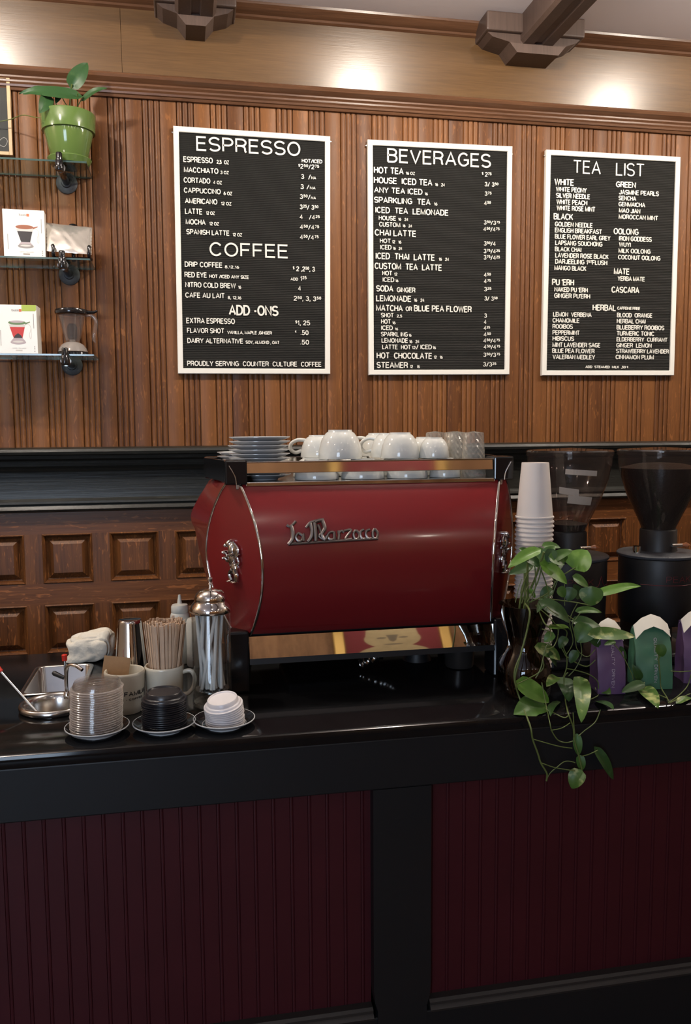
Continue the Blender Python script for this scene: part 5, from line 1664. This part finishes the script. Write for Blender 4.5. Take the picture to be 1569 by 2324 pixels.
# straw dispenser
jd = thing('straw_jar', 'tall glass straw dispenser with a domed chrome lid', 'straw dispenser', (.0545, 1.925, CT + .0005))
b = NB(); lathe(b, [(0, .0), (.043, .0), (.0455, .003), (.046, .010), (.0445, .016), (.0445, .222), (.0435, .224), (.0430, .222), (.0425, .018), (.040, .012), (0, .010)], 64)
obj('glass_cylinder', b, M['glass'], jd, angle=50)
b = NB(); lathe(b, [(0, .0), (.041, .0), (.043, .004), (.043, .009), (0, .012)], 48)
obj('glass_base', b, M['cut_glass'], jd)
b = NB()
lathe(b, [(.0440, .218), (.0480, .220), (.0490, .226), (.0470, .232), (.0430, .238), (.0385, .244), (.0370, .248), (.0385, .251), (.0330, .262), (.0240, .270), (.0120, .274), (.0050, .275), (0, .275)], 64)
ld = obj('lid', b, M['chrome'], jd, angle=60)
b = NB(); lathe(b, [(.0045, .273), (.0035, .282), (.0055, .284), (.0035, .288), (.0062, .296), (.0045, .300), (0, .301)], 24)
obj('knob', b, M['chrome'], ld)
b = NB(); tube(b, [(0, 0, .012), (0, 0, .275)], .0025, 10)
lathe(b, [(0, .036), (.040, .036), (.040, .039), (0, .039)], 32)
obj('lift_rod', b, M['steel'], jd)
STG = 'white straws in the straw dispenser'
b = NB(); tube(b, [(0, 0, 0), (0, 0, .178)], .0040, 10)
sw = obj('straw', b, M['straw'])
tag(sw, 'white straw leaning inside the tall glass dispenser', 'straw', STG)
for i in range(22):
    an = i * 2.39996
    rb = .031 * math.sqrt(.15 + .85 * ((i * 7) % 22) / 22)
    a2 = an + (1.3 if i % 3 == 0 else -1.1 if i % 3 == 1 else .3)
    rt = .034 * math.sqrt(.2 + .8 * ((i * 9) % 22) / 22)
    p0 = Vector((rb * cos(an), rb * sin(an), 0))
    p1 = Vector((rt * cos(a2), rt * sin(a2), .172))
    o = sw if i == 0 else dup(sw, (0, 0, 0), sw['label'], group=STG)
    o.rotation_mode = 'QUATERNION'
    o.rotation_quaternion = Vector((0, 0, 1)).rotation_difference((p1 - p0).normalized())
    o.location = Vector((.0545, 1.925, CT + .0425)) + p0

# shaker tin, squeeze bottles, rag
b = NB(); lathe(b, [(0, .141), (.024, .141), (.028, .142), (.0305, .139), (.0315, .134), (.043, .006), (.0445, .003), (.0445, 0), (.0425, 0), (.0300, .130), (0, .134)], 56)
tag(obj('shaker_tin', b, M['chrome'], loc=(-.1475, 2.235, CT + .0005), angle=50), 'upturned steel shaker tin behind the cream mugs', 'shaker tin')
def bottle(label, loc, h):
    t = thing('squeeze_bottle', label, 'squeeze bottle', loc, 0, 'squeeze bottles behind the stir sticks')
    b = NB(); lathe(b, [(0, 0), (.024, 0), (.0265, .003), (.0265, h - .012), (.024, h - .004), (.020, h), (0, h)], 40)
    obj('bottle_body', b, M['bottle'], t)
    b = NB(); lathe(b, [(.0225, h - .002), (.0235, h), (.0235, h + .014), (.021, h + .019), (.008, h + .022), (.0065, h + .024), (.0035, h + .046), (0, h + .047)], 40)
    obj('nozzle_cap', b, M['bottle'], t)
bottle('milky squeeze bottle with a pointed nozzle behind the stir sticks', (-.0185, 2.30, CT + .0005), .143)
b = NB(); lathe(b, [(0, 0), (.024, 0), (.0265, .003), (.0265, .120), (.022, .130), (0, .132)], 40)
tag(obj('squeeze_bottle', b, M['bottle'], loc=(.0235, 2.262, CT + .0005)), 'shorter capless milky squeeze bottle beside the straw dispenser', 'squeeze bottle', 'squeeze bottles behind the stir sticks')
b = NB()
bmesh.ops.create_icosphere(b, subdivisions=5, radius=1)
for v in b.verts:
    p = v.co.copy()
    n1 = noise.noise(p * 1.1 + Vector((3, 1, 0)))
    n2 = abs(noise.noise(p * 1.3 + Vector((0.3, 5, 2))))
    n3 = noise.noise(p * 4)
    k = 1.02 + .26 * n1 - .20 * (max(0, .20 - n2) / .20) ** 2 + .03 * n3
    q = Vector((math.copysign(abs(p.x) ** .62, p.x) * .060, math.copysign(abs(p.y) ** .8, p.y) * .045, math.copysign(abs(p.z) ** .62, p.z) * .042)) * k
    if p.z < -.1 and p.x < 0:
        q.x -= .060 * p.x * p.z
    q.z = max(q.z + .010 * p.x, -.034 + .002 * n3)
    v.co = q
tag(obj('cleaning_rag', b, M['rag'], loc=(-.262, 2.385, CT + .037), angle=180), 'crumpled cream cleaning rag at the back edge of the counter', 'rag')

# sunken steel tray
tr = thing('steel_pan', 'rectangular steel pan sunk into the counter near the rag', 'pan', (-.3275, 2.2015, CT))
b = NB()
def rr_ring(b, hx, hy, rad, z, n=6):
    out = []
    for sx, sy, a0 in ((1, 1, 0), (-1, 1, 90), (-1, -1, 180), (1, -1, 270)):
        for k in range(n + 1):
            a = radians(a0 + 90 * k / n)
            out.append(b.verts.new((sx * (hx - rad) + rad * cos(a), sy * (hy - rad) + rad * sin(a), z)))
    return out
rings = [rr_ring(b, *a) for a in ((.0760, .1265, .022, .001), (.0770, .1275, .022, .004), (.0750, .1255, .022, .0065), (.0690, .1195, .018, .0065), (.0655, .1160, .016, .003), (.0620, .1120, .016, -.090), (.052, .102, .016, -.100))]
for A, B in zip(rings, rings[1:]):
    n = len(A)
    for k in range(n):
        b.faces.new((A[k], A[(k + 1) % n], B[(k + 1) % n], B[k]))
b.faces.new(rings[-1])
obj('pan_body', b, M['steel'], tr, angle=50)
# dipper well
dw = thing('dipper_well', 'round steel dipper well with a thin curved spout', 'dipper well', (-.306, 1.975, CT))
b = NB(); lathe(b, [(.074, .001), (.0775, .004), (.0785, .009), (.0765, .0145), (.0715, .0165), (.0655, .0145), (.0620, .009), (.0590, .002), (.0575, -.030), (.0560, -.034), (.0560, -.060), (.0500, -.085), (.02, -.090), (0, -.090)], 64)
obj('rim_bowl', b, M['steel'], dw, angle=60)
b = NB(); tube(b, smooth_path([(.020, .062, .004), (.020, .060, .050), (.026, .050, .082), (.045, .035, .088), (.062, .022, .080)]), .0045, 12)
lathe(b, [(.008, 0), (.008, .012), (.005, .016)], 20, (.020, .062, .003))
obj('spout', b, M['chrome'], dw)
# red-tipped rods
def rod(label, p0, p1, tipr=.0055):
    p0, p1 = Vector(p0), Vector(p1)
    t = thing('red_tipped_rod', label, 'rod', p0, 0, 'red-tipped steel rods')
    d = p1 - p0
    b = NB(); tube(b, [(0, 0, 0), d], .0032, 12)
    obj('steel_stem', b, M['steel'], t)
    b = NB(); tube(b, [d * .965, d * .97, d * 1.07, d * 1.08], [.004, tipr, tipr * 1.15, tipr * .6], 14)
    obj('red_tip', b, M['red_tip'], t)
    return t
rod('red-tipped steel rod leaning across the dipper well at the picture edge', (-.322, 1.955, .886), (-.428, 2.005, 1.001), .0065)
r2_ = rod('red-tipped steel rod standing upright in the sunken pan', (-.296, 2.115, .845), (-.2995, 2.118, .990), .006)
b = NB(); tube(b, [(-.006, 0, .098), (-.030, .01, .108), (-.034, .012, .110)], [.005, .0065, .004], 12)
obj('black_grip', b, M['black_matt'], r2_)

# =================================================================== RIGHT OF THE COUNTER
# paper cup tower
b = NB(); lathe(b, [(.0440, .004), (.0470, .0006), (.0482, .0025), (.0474, .0050), (.0448, .0058), (.0335, .136), (.0330, .138), (.0315, .138), (.0315, .132), (0, .132)], 56)
pc0 = obj('paper_cup', b, M['paper'], angle=50)
zc, pit, npc = 1.338, .01115, 38
for i in range(npc):
    lab = 'upturned white paper cup, %s of the tower beside the machine' % nth(i)
    loc = (.859 + (0.0006 * sin(i)), 1.951, CT + .0005 + (npc - 1 - i) * pit)
    if i == 0:
        pc0.location = loc
        tag(pc0, lab, 'paper cup', 'white paper cups in a tower')
    else:
        dup(pc0, loc, lab)

# coffee grinders
def grinder(name_lab, x, y, full):
    t = thing('coffee_grinder', name_lab, 'coffee grinder', (x, y, CT + .0005), 0, 'black coffee grinders')
    b = NB(); box(b, -.095, .095, -.11, .13, 0, .030, .008)
    obj('base_plate', b, M['black_matt'], t, smooth=False)
    b = NB(); lathe(b, [(0, .10), (.098, .10), (.102, .11), (.1045, .23), (.1045, .275), (.103, .280), (0, .282)], 64)
    obj('motor_housing', b, M['black_matt'], t, angle=50)
    b = NB(); box(b, -.055, .055, .0, .10, .028, .112, .006)
    obj('column', b, M['black_matt'], t, smooth=False)
    b = NB(); lathe(b, [(0, .282), (.107, .282), (.1095, .285), (.1095, .289), (.106, .292), (.05, .296), (0, .297)], 64)
    obj('top_disc', b, M['cast_iron'], t, angle=40)
    b = NB(); lathe(b, [(.052, .294), (.050, .300), (.0495, .352), (.047, .356), (0, .356)], 48)
    cl = obj('collar', b, M['black_matt'], t, angle=40)
    b = NB(); tube(b, [(-.075 + .0, -.02, .292), (-.075, -.02, .312)], .011, 20)
    obj('chrome_knob', b, M['chrome'], t)
    b = NB(); tube(b, [(.010, -.052, .315), (.040, -.052, .315)], .0045, 14)
    lv = obj('hopper_slide', b, M['chrome'], t)
    b = NB(); tube(b, [(.040, -.052, .315), (.052, -.053, .315), (.066, -.052, .314)], [.004, .008, .001], 12)
    obj('slide_tip', b, M['amber'], lv)
    b = NB(); lathe(b, [(.0450, .352), (.0465, .362), (.060, .392), (.085, .445), (.104, .500), (.112, .545), (.113, .566)], 64)
    obj('hopper', b, M['hopper'], t)
    b = NB(); lathe(b, [(.114, .560), (.1155, .564), (.1155, .572), (.112, .576), (0, .582)], 64)
    obj('hopper_lid', b, M['hopper'], t)
    b = NB()
    if full:
        lathe(b, [(0, .357), (.0435, .357), (.0455, .363), (.0585, .393), (.0830, .446), (.1015, .500), (.107, .525), (.06, .536), (0, .540)], 48)
    else:
        lathe(b, [(0, .357), (.0430, .357), (.0455, .366), (.050, .376), (.02, .382), (0, .382)], 48)
    ob = obj('coffee_beans', b, M['beans'], t)
    ob['kind'] = 'stuff'
    # lettering and the little peak line, printed round the housing
    R = .1046
    def wrap(a, h, d):
        an = -pi / 2 + a / R
        return Vector(((R + d) * cos(an), (R + d) * sin(an), h))
    A0 = -.0334 if full else -.046
    text_obj('housing_lettering', 'PEAK', 0, 0, .0716, .0165, M['red_print'], t, fn=lambda a, h, d: wrap(a + A0, .222 + h, d), t=.06, depth=.0004)
    b = NB()
    tip = A0 + .0716 + .030
    key = [(-.10, .214), (A0, .214), (A0 + .0716, .2135), (tip - .012, .218), (tip, .243), (tip + .009, .222), (tip + .016, .216), (.13, .2155)]
    line = []
    for (a1, h1), (a2, h2) in zip(key, key[1:]):
        n_ = max(2, int(abs(a2 - a1) / .004))
        line += [wrap(a1 + (a2 - a1) * q / n_, h1 + (h2 - h1) * q / n_, .0004) for q in range(n_)]
    tube(b, line, .0007, 6)
    obj('peak_line', b, M['red_print'], t)
    return t
g1 = grinder('black coffee grinder with a nearly empty hopper beside the paper cups', 1.030, 2.115, False)
def on_hop(a0, h0, wd, ht, rot):
    prof_ = [(.392, .060), (.445, .085), (.500, .104), (.545, .112)]
    def rad(h):
        for (h1, r1), (h2, r2q) in zip(prof_, prof_[1:]):
            if h1 <= h <= h2:
                return r1 + (r2q - r1) * (h - h1) / (h2 - h1)
        return .112 if h > .5 else .060
    b = NB()
    n = 10
    rows = []
    for i in range(n + 1):
        row = []
        for j in range(3):
            a = (i / n - .5) * wd
            h = h0 + (j / 2 - .5) * ht + a * math.tan(rot)
            an = -pi / 2 + a0 + a / rad(h)
            row.append(b.verts.new(((rad(h) + .0012) * cos(an), (rad(h) + .0012) * sin(an), h)))
        rows.append(row)
    for A, B in zip(rows, rows[1:]):
        for k in range(2):
            b.faces.new((A[k], B[k], B[k + 1], A[k + 1]))
    return b
obj('tape_label', on_hop(-.1, .446, .066, .022, radians(-6)), M['tape'], g1)
obj('tape_label', on_hop(-.15, .520, .085, .014, radians(-4)), M['tape'], g1)
obj('tape_label', on_hop(-.45, .470, .05, .018, radians(-8)), M['tape'], g1)
grinder('black coffee grinder with a hopper full of dark beans', 1.292, 2.10, True)

# coffee bags
def bag(label, loc, rz, wd, dp, ht, m, txt):
    t = thing('coffee_bag', label, 'coffee bag', loc, rz, 'foil coffee bags along the counter')
    b = NB()
    zz = [0, .006, .05, .09, ht - .016, ht - .002, ht]
    rows = []
    for z in zz:
        f = z / ht
        hx = wd / 2 * (1.02 - .05 * f)
        hy = dp / 2 * (1 if f < .45 else 1 - .80 * ((f - .45) / .55) ** 1.3)
        ring = []
        for a, c in ((-1, -1), (-.5, -1.06), (0, -1.08), (.5, -1.06), (1, -1), (.93, 0), (1, 1), (0, 1.06), (-1, 1), (-.93, 0)):
            ring.append(b.verts.new((hx * a, hy * c + .010 * f * f, z)))
        rows.append(ring)
    for A, B in zip(rows, rows[1:]):
        for k in range(10):
            b.faces.new((A[k], A[(k + 1) % 10], B[(k + 1) % 10], B[k]))
    b.faces.new(rows[0][::-1]); b.faces.new(rows[-1])
    bmesh.ops.subdivide_edges(b, edges=b.edges[:], cuts=3, use_grid_fill=True)
    for v in b.verts:
        f = min(1, v.co.z / .02)
        n_ = noise.noise(v.co * 34 + Vector(loc) * 9) * .0022 + abs(noise.noise(v.co * 60 + Vector(loc) * 5)) * .0016
        v.co += Vector((v.co.x, v.co.y, 0)).normalized() * n_ * f
    obj('pouch', b, m, t, angle=70)
    # pale paper label folded over the top
    b = NB()
    hw = wd / 2 * .96
    front = []
    out = [(-1, -.026), (-.55, -.004), (0, .006), (.55, -.003), (1, -.020)]
    topl = [(-1, .004), (-.5, .022), (0, .032), (.5, .024), (1, .006)]
    for (a, h), (_, h2) in zip(out, topl):
        front.append([b.verts.new((hw * a, -dp * .20 - .004, ht + h)), b.verts.new((hw * a, .006, ht + h2)), b.verts.new((hw * a, dp * .26, ht - .01)), b.verts.new((hw * a, dp * .42, ht - .055))])
    for A, B in zip(front, front[1:]):
        for k in range(3):
            b.faces.new((A[k], B[k], B[k + 1], A[k + 1]))
    g = bmesh.ops.extrude_face_region(b, geom=b.faces[:])
    bmesh.ops.translate(b, verts=[v for v in g['geom'] if isinstance(v, bmesh.types.BMVert)], vec=(0, .0008, -.0008))
    obj('folded_label', b, M['label_white'], t, smooth=True, angle=50)
    b = NB(); box(b, hw * .97, hw * 1.03, -dp * .1, dp * .30, ht - .060, ht - .004)
    obj('tin_tie', b, M['label_white'], t, smooth=False)
    # upright side lettering, reading downwards
    text_obj('bag_lettering', txt, 0, 0, ht * .74, .0075, M['bag_text'], t, fn=lambda a, h, d: Vector((.002 + h - .004, -dp / 2 * 1.085 - .0022 - d + max(0, (ht * .86 - a) - ht * .45) * .20, ht * .86 - a)), t=.12, depth=.0004)
    return t
bag('purple foil coffee bag next to the trailing plant', (1.000, 1.828, CT + .0005), radians(-9), .066, .062, .146, M['bag_purple'], 'QUALITY  DRIVEN')
bag('green foil coffee bag between two purple ones', (1.122, 1.842, CT + .0005), radians(-12), .088, .062, .146, M['bag_green'], 'QUALITY  DRIVEN')
bag('purple foil coffee bag cut by the picture edge beyond the green one', (1.262, 1.858, CT + .0005), radians(-12), .088, .062, .150, M['bag_purple'], 'QUALITY  DRIVEN')

# vase and trailing pothos
va = thing('glass_vase', 'dark brown glass vase beside the espresso machine holding the trailing plant', 'vase', (.788, 1.838, CT + .0005))
b = NB(); lathe(b, [(0, .004), (.040, .002), (.050, .006), (.062, .028), (.066, .055), (.060, .082), (.044, .106), (.038, .124), (.041, .146), (.053, .180), (.060, .205), (.0625, .222), (.0605, .222), (.051, .182), (.0395, .148)], 64)
obj('vase_body', b, M['vase'], va, angle=60)
b = NB()
rq = random.Random(3)
for i in range(46):
    a, r = rq.uniform(0, 2 * pi), rq.uniform(.004, .03)
    pts = [(r * cos(a), r * sin(a), .17)]
    for k in range(1, 6):
        a += rq.uniform(-.5, .5)
        rad_ = min([.034, .036, .052, .056, .042][k - 1], r * (1 + .25 * k))
        pts.append((rad_ * cos(a), rad_ * sin(a), .17 - .032 * k))
    tube(b, smooth_path(pts, 3), .0011, 5)
obj('roots', b, M['root'], va)
po = thing('trailing_pothos', 'trailing pothos vine spilling from the brown vase over the counter front', 'plant', (.788, 1.838, 1.10))
PO = po.location
def rest(b):
    """leaves and stems lie on the counter instead of sinking into it"""
    for v in b.verts:
        if v.co.y > 1.697 and v.co.z < CT + .0012:
            v.co.z = CT + .0012
for i, L in enumerate(VINE_LEAVES):
    b = leaf_mesh(Vector(L[0:3]), Vector(L[3:6]), L[6] * 1.16, 100 + i, fold=.20, droop=.08)
    rest(b)
    bmesh.ops.translate(b, verts=b.verts[:], vec=-PO)
    obj('leaf', b, LEAF[L[7]], po, angle=80)
for r, pts in VINE_STEMS:
    b = NB(); tube(b, smooth_path([Vector(p) for p in pts]), r * .82, 8)
    rest(b)
    bmesh.ops.translate(b, verts=b.verts[:], vec=-PO)
    obj('stem', b, M['stem'], po)
b = NB()
for dx, dy, hx, hy in ((0, 0, .005, .01), (.012, .006, -.01, .0), (-.012, .004, .02, -.01), (.004, -.012, -.02, -.02), (-.006, -.010, .03, -.02)):
    tube(b, smooth_path([(dx, dy, -.06), (dx * .9, dy, .03), (dx + hx * .6, dy + hy, .10), (dx + hx, dy + hy * 2, .165)]), .0026, 8)
obj('stem', b, M['stem'], po)

# drain cup under the machine
b = NB(); lathe(b, [(0, .002), (.036, .002), (.038, .006), (.042, .072), (.0425, .075), (.040, .075), (.036, .010), (0, .008)], 40)
tag(obj('drain_cup', b, mat('dark_tin', (.05, .045, .042), .3, .6), loc=(.715, 2.10, CT + .0005), angle=50), 'dark metal cup in the shade beneath the espresso machine', 'cup')

# =================================================================== BEHIND THE CAMERA
pf = thing('framed_painting', 'gilt-framed painting of a cream cat on red, on the wall behind the camera', 'painting', (1.80, WY0 + .002, 1.40))
b = NB()
for x0, x1, z0, z1 in ((-.54, -.44, 0, 1.35), (.44, .54, 0, 1.35), (-.44, .44, 0, .09), (-.44, .44, 1.26, 1.35)):
    box(b, x0, x1, 0, .05, z0, z1, .012)
obj('gilt_frame', b, M['gold'], pf, smooth=False)
b = NB(); box(b, -.45, .45, .005, .02, .08, 1.27)
cv = obj('canvas', b, M['canvas_red'], pf, smooth=False)
def blob(b, cx, cz, rx, rz_, y):
    poly_prism(b, [(cx + rx * cos(2 * pi * k / 36), cz + rz_ * sin(2 * pi * k / 36)) for k in range(36)], .02, y)
b = NB()
blob(b, 0, .32, .40, .34, .0215); blob(b, 0, .78, .26, .20, .0222)
poly_prism(b, [(-.25, .80), (-.22, 1.06), (-.08, .94)], .02, .0218)
poly_prism(b, [(.25, .80), (.22, 1.06), (.08, .94)], .02, .0218)
obj('painted_cat', b, M['canvas_cream'], cv, smooth=False)
b = NB()
blob(b, -.10, .80, .045, .016, .0235); blob(b, .10, .80, .045, .016, .0235)
poly_prism(b, [(-.055, .86), (.055, .86), (.030, .74), (0, .71), (-.030, .74)], .02, .0232)
blob(b, 0, .66, .09, .012, .0230)
obj('painted_face', b, M['canvas_grey'], cv, smooth=False)

# ceiling lamps
lp0 = None
lamp_roots = []
for i, (x, y, e) in enumerate(LAMPS):
    lab = 'bare globe ceiling lamp hanging on a short stem over the room'
    b = NB()
    if lp0 is None:
        lp0 = thing('ceiling_lamp', lab, 'ceiling lamp', (x, y, CZ), 0, 'globe lamps along the ceiling')
        b = NB(); lathe(b, [(0, 0), (.05, 0), (.05, -.012), (.012, -.018), (.012, -.06), (.020, -.062), (.020, -.075), (0, -.075)], 24)
        obj('lamp_stem', b, M['black_matt'], lp0)
        lt = lp0
    else:
        lt = dup(lp0, (x, y, CZ), lab, group='globe lamps along the ceiling')
    lamp_roots.append((lt, e))
for lt, e in lamp_roots:
    ld_ = bpy.data.lights.new('lamp_globe', 'POINT')
    ld_.energy = e
    ld_.color = LAMP_WARM
    ld_.shadow_soft_size = .04
    lo_ = bpy.data.objects.new('lamp_globe', ld_)
    COL.objects.link(lo_)
    lo_.parent = lt
    lo_.location = (0, 0, LAMP_Z - CZ)
